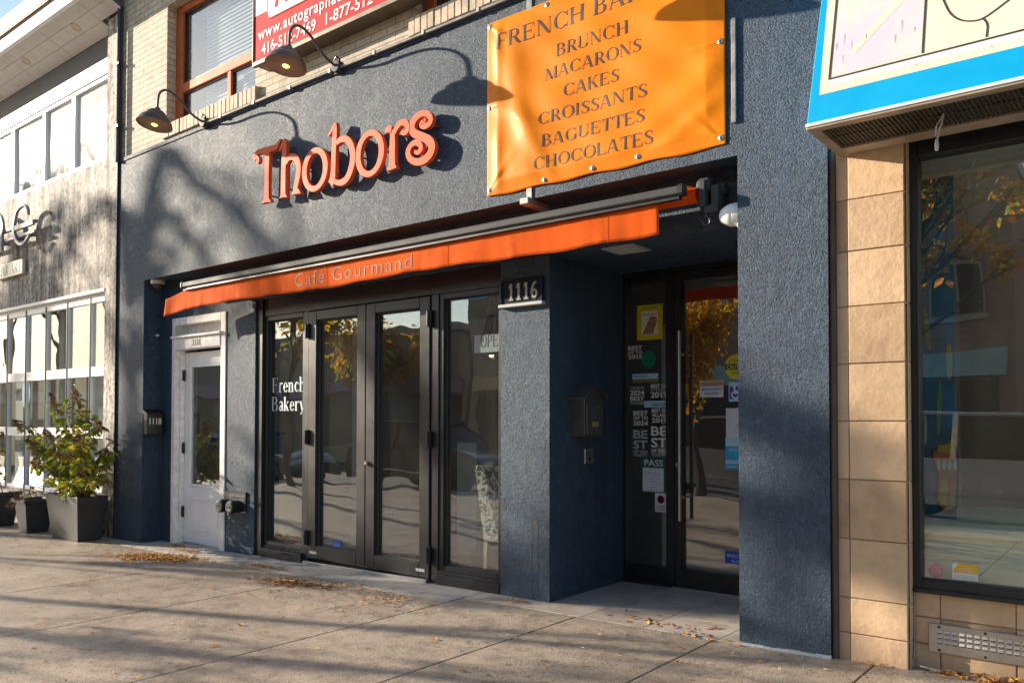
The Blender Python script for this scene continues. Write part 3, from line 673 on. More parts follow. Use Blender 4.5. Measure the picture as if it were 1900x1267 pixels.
mb.build('door_threshold', M['steel'], frame, bevel=.003)
def fixed_pane(a, b, z0, z1):
    mb = MB(); mb.ring(a, b, z0, z1, .05, .05, .05, .05, YF+.012, YF+.10); win = mb.build('window', M['black_alu'], bk, bevel=.004)
    mb = MB(); mb.ring(a+.05, b-.05, z0+.05, z1-.05, .012, .012, .012, .012, YF+.045, YF+.06); mb.build('glazing_bead', M['grey_alu'], win)
    mb = MB(); mb.box(a+.045,b-.045,YF+.062,YF+.068,z0+.045,z1-.045); mb.build('pane', M['glass'], win); return win
fixed_pane(X0+.10, fx['dl']-.075, .05, 2.51); fixed_pane(fx['dr']+.10, X1-.02, .075, 2.51)
def folding_door(a, b, lock):
    z0, z1 = -.005, 2.50
    mb = MB(); mb.ring(a, b, z0, z1, .125, .125, .13, .095, YF-.012, YF+.07); d = mb.build('folding_door', M['black_alu'], bk, bevel=.005)
    mb = MB(); mb.ring(a+.125, b-.125, z0+.13, z1-.095, .014, .014, .014, .014, YF+.02, YF+.04); mb.build('glazing_bead', M['grey_alu'], d)
    mb = MB(); mb.box(a+.12,b-.12,YF+.042,YF+.048,z0+.125,z1-.09); mb.build('pane', M['glass'], d)
    hx = b+.005 if lock < 0 else a-.005
    for z in (.20, 1.22, 2.30):
        mb = MB(); mb.box(hx-.028, hx+.028, YF-.035, YF-.012, z-.075, z+.075); mb.tube([(hx,YF-.038,z-.07),(hx,YF-.038,z+.07)], .014, 8); mb.build('hinge', M['black'], d, bevel=.003)
    xl = a+.065 if lock < 0 else b-.065
    if lock < 0:
        mb = MB(); mb.lathe([(.0,.03),(.016,.03),(.021,.022),(.021,.0)], (a+.03,YF-.012,.985), 16, Matrix.Rotation(R(90),4,'X')); mb.build('lock_cylinder', M['brass'], d, smooth=True)
    mb = MB(); mb.box((a+.04) if lock > 0 else (b-.16), (a+.15) if lock > 0 else (b-.05), YF-.0145, YF-.012, .045, .07); mb.build('maker_plate', M['grey_print'], d)
    return d
folding_door(fx['dl'], fx['mid']-.004, 1); folding_door(fx['mid']+.004, fx['dr'], -1)

# white side door with its boxed casing
DX0, DX1 = -9.42, -8.26
mb = MB()
mb.box(DX0, DX0+.07, YI-.012,.52, -.14,2.62); mb.box(DX1-.10, DX1, YI-.012,.52, -.13,2.62)
mb.box(DX0+.07, DX1-.10, YI-.012,.34, 2.53,2.62)
mb.box(DX0+.07, DX1-.10, YI-.02,.34, 2.235,2.37)
mb.box(DX0+.03, DX1-.06, YI-.05,.30, 2.37,2.40)
mb.box(DX0+.07, DX1-.10, .33,.36, 2.40,2.53)
mb.box(DX0+.07, DX0+.10, .28,.5, -.13,2.235); mb.box(DX1-.12, DX1-.10, .30,.5, -.13,2.235)
sdoor = mb.build('side_door', M['old_white'], bk, bevel=.005)
a, b, z0, z1 = DX0+.105, DX1-.125, -.085, 2.205
mb = MB(); mb.ring(a, b, z0, z1, .115, .115, .68, .15, .335, .375)
mb.ring(a+.115, b-.115, z0+.68, z1-.15, .03, .03, .03, .03, .325, .37)
mb.ring(a+.11, b-.11, z0+.15, z0+.56, .035, .035, .035, .035, .322, .335); mb.box(a+.18, b-.18, .327,.335, z0+.22, z0+.49)
leaf = mb.build('door_leaf', M['white_paint'], sdoor, bevel=.006)
mb = MB(); mb.box(a+.14,b-.14,.345,.351,z0+.70,z1-.17); mb.build('pane', M['glass'], sdoor)
for z in (.28, 1.05, 1.93):
    mb = MB(); mb.box(a-.03, a+.012, .30,.335, z-.06, z+.06); mb.tube([(a-.01,.325,z-.07),(a-.01,.325,z+.07)], .013, 8); mb.build('hinge', M['black'], sdoor)
mb = MB(); mb.lathe([(0,.055),(.02,.053),(.028,.04),(.024,.02),(.012,.012),(.012,0)], (b-.055,.335,.83), 16, Matrix.Rotation(R(90),4,'X')); mb.build('door_knob', M['brass'], sdoor, smooth=True)
mb = MB(); mb.box(-8.95,-8.77,YI-.0235,YI-.02,2.262,2.345); pl = mb.build('number_tile', M['old_white'], sdoor)
for k, ch in enumerate('1118'):
    mb = MB(); mb.box(-8.945+k*.043,-8.908+k*.043,YI-.0255,YI-.0235,2.27,2.337); mb.build('number_tile_back', M['black'], sdoor)
    sans('numeral', ch, M['white_print'], sdoor, -8.936+k*.043, -8.917+k*.043, 2.278, .05, YI-.0262, bold=.01)
mb = MB(); mb.box(a-.03,b+.04,.30,.46,-.13,-.088); mb.build('threshold', M['galv'], sdoor)

# recessed glass entrance
EY = 1.34
ex = dict(l=-3.75, gl=-3.718, gr=-3.329, dl=-3.242, dgl=-3.176, r=-2.103)
mb = MB(); mb.box(ex['l'], ex['gl']-.0, EY,EY+.1, -.05,2.70); mb.box(ex['gr'], ex['dl']-.006, EY,EY+.1, -.05,2.70)
mb.box(ex['gl'], ex['gr'], EY,EY+.1, -.05,.13); mb.box(ex['gl'], ex['gr'], EY,EY+.1, 2.60,2.70); mb.box(ex['dl']-.006, ex['r'], EY,EY+.1, 2.655,2.70)
mb.box(ex['l'], ex['dl']-.006, EY-.02,EY, -.05,.02)
ef = mb.build('entrance_frame', M['black_alu'], bk, bevel=.004)
mb = MB(); mb.box(ex['gl'],ex['gr'],EY+.035,EY+.041,.13,2.60); mb.build('sidelight_pane', M['glass'], ef)
mb = MB(); mb.ring(ex['dl'], ex['r']-.02, .0, 2.65, ex['dgl']-ex['dl'], .09, .145, .075, EY-.008,EY+.06); ed = mb.build('entrance_door', M['black_alu'], bk, bevel=.004)
mb = MB(); mb.box(ex['dgl'],ex['r']-.11,EY+.035,EY+.041,.145,2.575); mb.build('pane', M['glass'], ed)
hx = -3.161
mb = MB(); mb.tube([(hx,EY-.075,0.556),(hx,EY-.075,2.145)], .017, 14)
for z in (.75, 1.95): mb.tube([(hx,EY-.075,z),(hx,EY+.0,z)], .011, 10)
mb.build('pull_handle', M['steel'], ed, smooth=True)
mb = MB(); mb.lathe([(.018,0),(.018,.012),(.008,.016),(0,.016)], (ex['dl']+.03,EY-.008,1.02), 14, Matrix.Rotation(R(90),4,'X')); mb.build('lock_cylinder', M['steel'], ed, smooth=True)
mb = MB(); mb.box(ex['dl'], ex['r'], EY-.05,EY+.06, -.05,gz(-3)+.018); mb.build('threshold', M['steel'], ed)

# rooms behind the glass
mb = MB()
mb.box(-9.6,-3.3,5.6,5.7,-.2,2.9); mb.box(-7.78,-7.70,.55,5.6,-.2,2.9); mb.box(-3.3,-2.0,6.2,6.3,-.2,2.9); mb.box(-2.1,-2.0,1.5,6.2,-.2,2.9)
mb.box(-7.0,-6.1,2.4,2.5,-.2,2.9); mb.box(-9.6,-9.5,.55,5.6,-.2,2.9)
mb.build('room_wall', M['room'], bk)
mb = MB(); mb.box(-9.5,-2.1,1.45,6.2,2.75,2.80); mb.box(-9.5,-4.245,.5,1.45,2.66,2.70); mb.build('room_ceiling', M['room'], bk)
mb = MB(); mb.box(-9.6,-4.0,.5,6.2,-.06,-.03); mb.box(-4.0,-2.1,1.45,6.2,-.05,-.01); mb.build('room_floor', M['room_floor'], bk)
mb = MB(); mb.box(-7.30,-6.9,1.25,1.33,-.03,2.6); mb.box(-5.98,-5.7,1.6,1.68,-.03,1.15); mb.box(-3.72,-3.55,2.0,2.06,-.03,2.3); mb.box(-8.95,-8.75,1.2,1.26,-.03,2.5)
mb.build('room_column', M['room_pale'], bk)
mb = MB(); mb.box(-5.6,-4.6,2.0,2.7,-.03,.95); mb.box(-5.62,-4.58,1.98,2.72,.95,.99); mb.build('room_counter', M['room'], bk)

# ------------------------------------------------------------------ salon building on the left
sl = thing('salon_building', 'weathered pale concrete salon building with wide white windows and overhanging eave', 'building', (-14, 0, 0))
SY = .0; LX = -34.
mb = MB(); mb.box(LX,-10.69, SY,.13, 3.10,4.78); mb.box(LX,-10.69, .13,.4, 3.10,4.86); mb.box(-10.69,-10.375, SY-.01,.4, -.4,6.60); mb.box(LX,-10.69, SY+.02,.4, -.5,.36)
mb.build('concrete_wall', M['salon'], sl)
UY = .14
zs = lambda y: 6.6-.426*y
mb = MB(); mb.box(LX,-10.69, UY,.4, 6.24,6.75); mb.build('dark_band', M['dark_band'], sl)
mb = MB(); mb.box(-10.69,-10.375,-.002,.4,6.60,6.76); mb.build('column_cap', M['dark_band'], sl)
def canted(mb, x0, x1, y0, y1, t_): mb.hexa([(x0,y0,zs(y0)),(x1,y0,zs(y0)),(x1,y1,zs(y1)),(x0,y1,zs(y1))],[(x0,y0,zs(y0)+t_),(x1,y0,zs(y0)+t_),(x1,y1,zs(y1)+t_),(x0,y1,zs(y1)+t_)])
mb = MB(); x = LX; k = 0
while x < -10.40:
    x1 = min(x+1.22, -10.30)
    for y0, y1 in ((-.36,-.20),(-.197,-.035),(-.032,.135)):
        if x1 > -10.69 and y1 > .0: continue
        canted(mb, x+.003, x1-.003, y0, y1, .03)
    x = x1
so = mb.build('soffit', M['soffit'], sl, bevel=.003)
mb = MB(); canted(mb, LX, -10.30, -.36, -.0, .06); canted(mb, LX, -10.69, .0, .14, .06); mb2 = MB()
for f in (mb,): mb2.v = [(v[0],v[1],v[2]+.032) for v in f.v]; mb2.f = f.f; mb2.m = f.m
mb2.build('soffit_board', M['dark_band'], sl)
for x, y in ((-11.35,-.13),(-13.0,-.13),(-15.3,-.13)):
    mb = MB(); Mt = Matrix.Rotation(math.atan(-.426),4,'X'); mb.lathe([(.075,.0),(.07,-.008),(.05,-.008),(.045,.012)], (x,y,zs(y)-.001), 20, Mt); mb.build('soffit_light', M['cream_plastic'], so)
mb = MB(); mb.box(LX,-10.30,-.42,-.36,6.72,7.10); mb.box(LX,-10.30,-.46,-.42,6.94,7.13); mb.box(LX,-10.30,-.45,.4,7.13,7.17); mb.build('eave_fascia', M['white_paint'], sl, bevel=.006)
mb = MB(); mb.tube([(LX,-.447,6.925),(-10.30,-.447,6.925)], .013, 8); mb.build('drip_pipe', M['bronze'], sl)
mb = MB(); mb.box(LX,-10.37,.35,9,7.17,7.26); mb.build('roof', M['dark_band'], sl)
# upper window band
mb = MB(); mb.box(LX,-10.69, UY-.02,.4, 6.03,6.24); mb.box(LX,-10.69, UY,.4, 4.86,4.88); up = mb.build('window_band', M['white_paint'], sl, bevel=.004)
xb = [-10.69,-12.03,-13.02,-14.17,-15.2,-16.2,-17.2,-18.2,-19.2]
for i in range(len(xb)-1):
    b_, a_ = xb[i], xb[i+1]
    mb = MB(); mb.ring(a_, b_, 4.88, 6.03, .05,.05,.05,.06, UY,.24); win = mb.build('window', M['white_paint'], sl, bevel=.005)
    mb = MB(); mb.box(a_+.045,b_-.045,UY+.04,UY+.046,4.925,5.975); mb.build('pane', M['glass_salon'], win)
    mb = MB(); n_ = 14
    for k in range(n_):
        xa = a_+.04+(b_-a_-.08)*k/n_; xc = a_+.04+(b_-a_-.08)*(k+1)/n_
        mb.box(xa, xc, .26+.012*(k % 2), .285+.012*(k % 2), 4.93, 5.80)
    mb.build('sheer_curtain', M['sheer'], win)
mb = MB(); mb.box(LX,-10.7,.9,.95,.0,6.5); mb.build('dark_room', M['room'], sl)
# gridded shopfront
mb = MB()
mb.box(LX,-10.69, SY+.05,.2, 3.02,3.10); mb.box(LX,-10.69, SY-.02,SY+.05, 3.055,3.10)
sf = mb.build('shopfront', M['white_paint'], sl, bevel=.004)
cols = [-10.69]; x = -11.20
while x > -20: cols.append(x); x -= .70
rows = [(.36,1.22),(1.22,2.04),(2.04,3.02)]
for i in range(len(cols)-1):
    b_, a_ = cols[i], cols[i+1]
    for z0, z1 in rows:
        mb = MB(); mb.ring(a_+.012, b_, z0, z1, .012, .012, .055, .075, SY+.04, .11); w_ = mb.build('window', M['white_paint'], sl, bevel=.003)
        mb = MB(); mb.box(a_,a_+.012,SY+.03,.11,z0,z1); mb.build('mullion', M['dark_metal'], w_)
        mb = MB(); mb.box(a_+.01,b_-.01,SY+.07,SY+.076,z0+.05,z1-.07); mb.build('pane', M['glass_salon_low'], w_)
mb = MB(); mb.lathe([(0,.004),(.15,.004),(.15,0),(0,0)], (-13.32,.062,1.78), 28, Matrix.Rotation(R(90),4,'X') @ Matrix.Scale(1.55,4,(0,1,0))); mb.build('oval_decal', M['frost'], sl)
mb = MB(); mb.box(-14.5,-14.2,.35,.45,.2,2.9); mb.box(-12.9,-12.75,.35,.42,.2,3.0); mb.box(-12.1,-11.8,.5,.6,.2,3.0); mb.box(-11.1,-10.8,.4,.45,.2,3.0); mb.build('pale_column', M['room_pale'], sl)
mb = MB(); mb.box(LX,-10.4,.95,6,-.25,-.2); mb.build('room_floor', M['room_floor'], sl)

# downpipe and loose cables in the corner between the buildings
dp = thing('downpipe', 'thin dark downpipe in the corner where brick wall meets pale concrete building', 'pipe', (-10.36, 0, 0))
mb = MB(); mb.tube([(-10.335,-.03,6.7),(-10.337,-.03,4.75),(-10.345,-.03,4.66)], .026, 8); mb.build('pipe', M['dark_metal'], dp)
mb = MB(); mb.tube([(-10.29,-.012,6.6),(-10.285,-.014,5.8),(-10.295,-.016,5.2),(-10.30,-.012,4.70)], .011, 6); mb.build('cable', M['black'], dp)
for z in (5.1,5.9):
    mb = MB(); mb.box(-10.37,-10.29,-.062,-.0,z,z+.03); mb.build('clip', M['dark_metal'], dp)
mb = MB(); mb.tube([(-10.362,-.012,4.66),(-10.364,-.012,2.),(-10.366,-.012,-.1)], .011, 6); mb.build('joint_seal', M['black'], dp)

# salon lettering
sg = thing('salon_sign', 'dark metal salon letters with a bar, fixed to the pale concrete wall', 'sign', (-13.2, -.1, 4.2))
def lsign(name, strokes, mat=None):
    mb = MB()
    for k, st in enumerate(strokes): ribbon_solid(mb, st, -.178-.001*k, -.14, 8)
    return mb.build(name, mat or M['letter_dark'], sg, bevel=.002)
lsign('letter', [[(-12.737,4.341,0.025),(-12.777,4.445,0.030),(-12.922,4.507,0.035),(-13.151,4.461,0.055),(-13.254,4.278,0.070),(-13.220,4.096,0.065),(-13.052,3.963,0.050),(-12.865,3.955,0.035),(-12.700,4.034,0.025)]], M['letter_grey'])
lsign('letter', [[(-13.978,4.547,0.080),(-13.769,4.446,0.090),(-13.688,4.297,0.090),(-13.758,4.171,0.080),(-13.962,4.142,0.080)]], M['letter_grey'])
xe = (-12.548,4.248)[0]; ze = (-12.953,4.185)[1]
lsign('letter', [[((-13.198,4.236)[0],ze+.02,.07),(xe,ze+.02,.07)]], M['letter_grey'])
mb = MB()
for dz in (-.10,.05): mb.box(-17,xe-.02,-.15,-.10,ze+dz-.02,ze+dz+.02)
mb.build('rail', M['letter_grey'], sg, bevel=.002)
for k in range(3):
    a = (-14.135,3.992); x = a[0]+k*.19; mb = MB(); mb.box(x, x+.07, -.176,-.14, a[1]-.05, a[1]+.25); mb.build('letter', M['letter_grey'], sg)  # raised bars standing in for the dark shade the letters cast
for x in (-16.,-14.6,-13.9,-13.3,-12.9):
    mb = MB(); mb.tube([(x,-.12,ze-.10),(x,.01,ze-.10)], .012, 8); mb.build('rod', M['dark_metal'], sg)
z0 = 3.585
mb = MB(); mb.box(-14.2,-13.235,-.05,-.004,z0-.02,z0+.20); mb.build('name_plate', M['cream_sign'], sg, bevel=.003)
serif('lettering', 'HAIR', M['print'], sg, -14.12, -13.76, z0+.02, .15, -.052); serif('lettering', 'ART', M['print'], sg, -13.68, -13.27, z0+.02, .15, -.052)

# ------------------------------------------------------------------ building on the right: tan stone, black window
rb_ = thing('stone_building', 'tan stone tiled shopfront with large black framed window', 'building', (0, 0, 0))
mb = MB(); rng = random.Random(8)
tz = [3.02]+[2.698, 2.392, 2.067, 1.730, 1.394, 1.053, 0.706, 0.363, 0.158]+[-.2]
for i in range(len(tz)-1):
    z1, z0 = tz[i]-.003, tz[i+1]+.003; o = .004*rng.random()
    mb.box(-1.435,-1.130, .035-o,.16, z0,z1)
    mb.box(-1.505,-1.441, .038,.16, z0,z1)
    mb.box(-1.128,-1.118, .045,.19, z0,z1)
col_ = mb.build('stone_column', M['stone'], rb_, bevel=.003)
mb = MB(); mb.box(-1.53,-1.12,.045,.25,-.3,3.02); mb.build('grout', M['grout'], rb_)
mb = MB(); mb.tube([(-1.522,.028,3.0),(-1.523,.026,1.5),(-1.522,.028,-.02)], .017, 8); mb.build('caulk_joint', M['caulk'], rb_)
mb = MB()
bx = [-1.118,-.985,-.62,-.25,.12,.49,.86,1.23,1.6,2.0,2.4]; 
for i in range(len(bx)-1):
    for z0, z1 in ((-.2,.135),(.142,.285),(.292,.425)):
        mb.box(bx[i]+.003, bx[i+1]-.003, .14-.003*rng.random(),.3, z0, z1)
mb.build('base_tile', M['stone'], rb_, bevel=.003)
mb = MB(); mb.box(-1.118,2.4,.148,.29,-.2,.425); mb.build('grout', M['grout'], rb_)
mb = MB(); mb.ring(-1.118, 2.6, .43, 3.0, .045,.06,.075,.10, .11,.22); mb.box(-1.118,2.6,.095,.11,.43,.455)
rw = mb.build('window', M['black_alu'], rb_, bevel=.005)
mb = MB(); mb.box(-1.075,2.55,.15,.156,.50,2.905); mb.build('pane', M['glass_right'], rw)
mb = MB(); mb.box(-1.53,4,.05,.4,3.02,4.68); mb.build('wall', M['stone'], rb_)
mb = MB(); mb.box(-1.541,4,.40,.5,3.02,9); mb.build('upper_wall', M['dark_band'], rb_)
mb = MB(); mb.box(-1.45,3,3.5,3.6,-.2,3.2); mb.box(-1.50,-1.45,.3,3.5,-.2,3.2); mb.build('room_wall', M['room'], rb_)
mb = MB(); mb.box(-1.45,3,.3,3.5,-.1,-.05); mb.build('room_floor', M['room_floor'], rb_)
mb = MB(); mb.box(-1.45,3,.25,3.5,2.92,2.97); mb.build('room_ceiling', M['room_pale'], rb_)
cb_ = thing('display_bench', 'pale cream display bench inside the right window', 'bench', (0, .4, 0))
mb = MB(); mb.box(-1.11,2.5,.235,1.5,-.05,.745); mb.build('bench_body', M['cream_box'], cb_); mb = MB(); mb.box(-1.112,2.52,.205,1.52,.745,.80); mb.build('bench_top', M['cream_box'], cb_, bevel=.006)
mu = thing('mural_panel', 'blue painted panel with a yellow guitar behind the right window', 'mural', (-1.2, .62, .8))
mb = MB(); mb.box(-1.44,-.985,.62,.64,.802,2.9); mb.build('panel', M['mural'], mu)
def blob(name, pts, mat, y): 
    mb = MB(); P = smooth(pts+[pts[0]], 6)[:-1]; mb.face([(p[0],y,p[1]) for p in P]); mb.build(name, mat, mu)
gx = lambda px, py: (px, py)
blob('guitar_outline', [(-1.118,1.225),(-1.121,1.165),(-1.092,1.067),(-1.100,0.918),(-1.067,0.837),(-0.988,0.856),(-0.969,1.007),(-0.973,1.219),(-1.034,1.247)], M['black_line'], .618)
blob('guitar_body', [(-1.106,1.205),(-1.106,1.166),(-1.077,1.067),(-1.084,0.935),(-1.058,0.861),(-0.993,0.875),(-0.984,1.006),(-0.985,1.202),(-1.034,1.227)], M['m_o'], .6165)
mb = MB()
for a, b, c, d in ((1744,888,1758,940),(1763,912,1772,940)):
    p, q_ = (-1.070,0.870), (-1.030,1.037)
    break
mb.face([(p[0],.615,p[1]),(q_[0],.615,p[1]),(q_[0],.615,q_[1]),(p[0],.615,q_[1])])
p, q_ = (-1.017,0.874), (-0.990,0.967); mb.face([(p[0],.615,p[1]),(q_[0],.615,p[1]),(q_[0],.615,q_[1]),(p[0],.615,q_[1])])
P_ = [(-1.085,1.206),(-0.990,1.202),(-0.977,1.365),(-0.998,1.365),(-1.013,1.260),(-1.079,1.246)]; mb.face([(p[0],.615,p[1]) for p in P_])
mb.build('guitar_neck', M['m_y'], mu)
for k in range(4):
    c = (-1.077+k*.030, 1.127); blob('guitar_hole', [(c[0]+.010*math.cos(a),c[1]+.034*math.sin(a)) for a in [i*math.pi/4 for i in range(8)]], M['frost'], .614)
blob('paint_drip', [(-1.032,1.810),(-1.023,1.859),(-1.005,1.858),(-0.997,1.759),(-1.004,1.661),(-1.024,1.661)], M['m_y'], .617)
blob('paint_drip', [(-1.072,1.623),(-1.063,1.646),(-1.055,1.530),(-1.069,1.332),(-1.087,1.332),(-1.082,1.514)], M['m_g'], .617)
blob('paint_drip', [(-1.159,2.085),(-1.143,2.101),(-1.120,1.965),(-1.112,1.847),(-1.130,1.848),(-1.154,1.967)], M['m_g'], .617)
blob('paint_drip', [(-1.165,1.414),(-1.146,1.431),(-1.141,1.331),(-1.148,1.258),(-1.163,1.257)], M['frost'], .617)
# window stickers
def sticker_thing(name, label, cat, loc): return thing(name, label, cat, loc)
st = thing('round_sticker', 'round pink notice sticker low on the right window glass', 'sticker', (-1.0,.147,.55))
mb = MB(); c = (-1.006, 0.555); mb.lathe([(0,.002),(.040,.002),(.040,0),(0,0)], (c[0],.149,c[1]), 8, Matrix.Rotation(R(90),4,'X')); mb.build('disc', pmat('pink_sticker',(.62,.24,.24),.5), st)
for k in range(5): sans('lettering', ('NOTICE','NO PARKING','AT ANY TIME','BY ORDER','THANK YOU')[k], M['white_print'], st, c[0]-.024, c[0]+.024, c[1]+.020-k*.011, .006, .1465)
st = thing('yellow_sticker', 'small yellow and white insurance sticker beside the round pink one', 'sticker', (-.85,.147,.55))
a, b = (-0.924,0.523), (-0.797,0.606)
mb = MB(); mb.box(a[0],b[0],.1475,.149,a[1]-.004,b[1]); mb.build('card', M['white_print'], st); mb = MB(); mb.face([(a[0],.147,a[1]+.032),(b[0],.147,a[1]+.032),(b[0],.147,b[1]),(a[0]+.03,.147,b[1])]); mb.build('band', pmat('sticker_yellow',(.72,.42,.02),.5), st)
sans('lettering', 'VIDEO', M['white_print'], st, a[0]+.03, b[0]-.03, a[1]+.052, .010, .1465); sans('lettering', 'SURVEILLANCE', M['white_print'], st, a[0]+.02, b[0]-.01, a[1]+.038, .010, .1465)
for k in range(3): sans('lettering', 'these premises are recorded', M['print'], st, a[0]+.01, b[0]-.01, a[1]+.020-k*.008, .004, .147)
# steel vent panel
vp = thing('vent_panel', 'stainless vent panel with three rows of slots at the foot of the tan wall', 'vent', (-.4,.13,.2))
mb = MB(); a, b = (-1.043, 0.103), (.9, 0.263); mb.box(a[0],b[0],.122,.138,a[1],b[1]); mb.build('plate', M['steel'], vp, bevel=.003)
mb = MB(); x = a[0]+.045
zz = [(a[1]+b[1])/2+.004+d for d in (-.03,-.002,.026)]
k = 0
while x < b[0]-.05:
    for z in zz: mb.box(x, x+.026, .118,.122, z, z+.016)
    x += .037; k += 1
mb.build('louvre', M['silver_print'], vp, bevel=.003)
mb = MB(); x = a[0]+.045
while x < b[0]-.05:
    for z in zz: mb.box(x+.002, x+.026, .117,.118, z-.003, z+.002)
    x += .037
mb.build('slot', M['black'], vp)
for x in (a[0]+.055, a[0]+.28, a[0]+.52, a[0]+.78):
    for z in (a[1]+.016, b[1]-.016): mb = MB(); mb.lathe([(0,.003),(.007,.002),(.008,0)], (x,.122,z), 8, Matrix.Rotation(R(90),4,'X')); mb.build('screw', M['black'], vp)
cs = thing('floor_cable', 'short grey cable stub on the pavement at the stone column foot', 'cable', (-1.1,.03,0))
mb = MB(); mb.tube([(-1.112,.12,.42),(-1.114,.115,.2),(-1.11,.09,.06),(-1.07,.06,.03),(-1.0,.06,.022)], .007, 8); mb.tube([(-1.02,.062,.022),(-.97,.058,.02)], .010, 8); mb.build('cable', M['galv'], cs, smooth=True)

# blue lightbox sign over the right window (its face leans back)
bs = thing('lightbox_sign', 'big lightbox sign with bright blue border and cream face above the right window', 'sign', (0,-.3,3.5))
dv = Vector((0,.2,.75)).normalized(); o0 = Vector((0,-.53,2.985)); nn = Vector((0,-.75,.2)).normalized()
def tp(x, v, d=0): p = o0+dv*v+nn*d; return (x, p.y, p.z)
XR = 4.0; VT = 1.5
mb = MB(); t0, t1 = tp(0,0), tp(0,VT)
mb.add([(-1.485,t0[1],t0[2]),(XR,t0[1],t0[2]),(XR,.02,2.985),(-1.485,.02,2.985),(-1.45,t1[1],t1[2]),(XR,t1[1],t1[2]),(XR,.02,t1[2]),(-1.45,.02,t1[2])], [(4,5,6,7),(0,1,5,4),(1,2,6,5),(2,3,7,6),(3,0,4,7)])
mb.build('blue_box', M['blue_sign'], bs, bevel=.004)
mb = MB(); mb.face([tp(-1.43,.178,.001),tp(XR-.2,.178,.001),tp(XR-.2,VT-.1,.001),tp(-1.43,VT-.1,.001)]); mb.build('cream_face', M['cream_sign'], bs)
mb = MB(); mb.face([tp(-1.368,.275,.0018),tp(-.927,.285,.0018),tp(-.927,1.2,.0018),tp(-1.368,1.2,.0018)]); mb.build('tinted_panel', M['lav_sign'], bs)
mb = MB(); mb.face([tp(-1.383,.222,.0022),tp(XR-.3,.222,.0022),tp(XR-.3,.256,.0022),tp(-1.383,.256,.0022)]); mb.build('pale_band', M['sign_white'], bs)
mb = MB()
mb.face([tp(-1.388,.258,.0028),tp(XR-.3,.262,.0028),tp(XR-.3,.276,.0028),tp(-1.388,.268,.0028)]); mb.face([tp(-1.389,.268,.0028),tp(-1.377,.268,.0028),tp(-1.370,1.2,.0028),tp(-1.382,1.2,.0028)]); mb.face([tp(-.929,.276,.0032),tp(-.919,.276,.0032),tp(-.917,1.2,.0032),tp(-.927,1.2,.0032)])
def tl(pts, w):
    P = smooth(pts, 6)
    for i in range(len(P)-1):
        a, b = P[i], P[i+1]; dx, dz = b[0]-a[0], b[1]-a[1]; L = math.hypot(dx,dz); nx, nz = -dz/L*w, dx/L*w
        mb.face([tp(a[0]+nx,a[1]+nz,.0032),tp(a[0]-nx,a[1]-nz,.0032),tp(b[0]-nx,b[1]-nz,.0032),tp(b[0]+nx,b[1]+nz,.0032)])
tl([(-.90,.80),(-.875,.66),(-.842,.565),(-.807,.472),(-.759,.414),(-.699,.387),(-.648,.393),(-.55,.455),(-.46,.52),(-.3,.72)], .0042)
tl([(-.66,.389),(-.640,.345),(-.642,.275)], .0042)
mb.build('line_drawing', M['black_line'], bs)
mb = MB(); rgz = random.Random(6)
for k in range(14):
    x = rgz.uniform(-1.36,-.95) if k < 9 else rgz.uniform(-1.38,-.2); v = rgz.uniform(.30,.50) if k < 9 else rgz.uniform(.19,.21); h_ = rgz.uniform(.02,.09) if k < 9 else rgz.uniform(.006,.02); w_ = rgz.uniform(.0008,.0024)
    mb.face([tp(x-w_*.4,v,.0036+.00005*k),tp(x+w_*.4,v,.0036+.00005*k),tp(x+w_,v+h_*.6,.0036+.00005*k),tp(x+w_*.3,v+h_,.0036+.00005*k),tp(x-w_,v+h_*.7,.0036+.00005*k)])
mb.build('stain_streak', pmat('sign_stain',(.44,.38,.30),.7,var=.3), bs)
mb = MB(); mb.face([tp(-1.285,.40,.0026),tp(-1.255,.385,.0026),tp(-.995,.665,.0026),tp(-1.035,.70,.0026)]); mb.build('pale_stroke', M['cream_sign'], bs)
mb = MB(); zb = 2.983
mb.box(-1.485,XR,-.535,-.475,zb-.02,zb+.001); mb.box(-1.485,XR,-.10,.02,zb-.02,zb+.001); mb.box(-1.485,-1.43,-.475,-.10,zb-.02,zb+.001); mb.build('tray_rim', M['tan_metal'], bs, bevel=.003)
mb = MB(); mb.box(-1.43,XR,-.475,-.10,zb-.001,zb+.001)
x = -1.42
while x < 1.2: mb.box(x, x+.008, -.475,-.10, zb-.009, zb-.001); x += .022
mb.box(-1.43,XR,-.29,-.282,zb-.010,zb-.0015); mb.build('grille', M['grille'], bs)
mb = MB(); mb.box(-1.487,XR,-.541,-.531,zb-.004,zb+.012); mb.build('edge_trim', M['sign_white'], bs)
hc = thing('hanging_cable', 'frayed white cable dangling under the blue lightbox sign', 'cable', (-.9,-.3,2.97))
p = (-.892,-.30)
mb = MB(); mb.tube([(p[0]+.03,p[1],2.975),(p[0]+.022,p[1],2.93),(p[0]+.006,p[1]+.006,2.89),(p[0],p[1],2.845)], .005, 6); mb.tube([(p[0]+.035,p[1]-.01,2.975),(p[0]+.0,p[1]-.012,2.92),(p[0]-.008,p[1],2.87)], .0035, 6); mb.build('cable', M['silver_print'], hc)
mb = MB(); mb.lathe([(0,.036),(.007,.028),(.011,.0),(.010,-.02),(.006,-.03),(0,-.031)], (p[0]-.002,p[1],2.822), 10); mb.build('plug', M['silver_print'], hc, smooth=True)

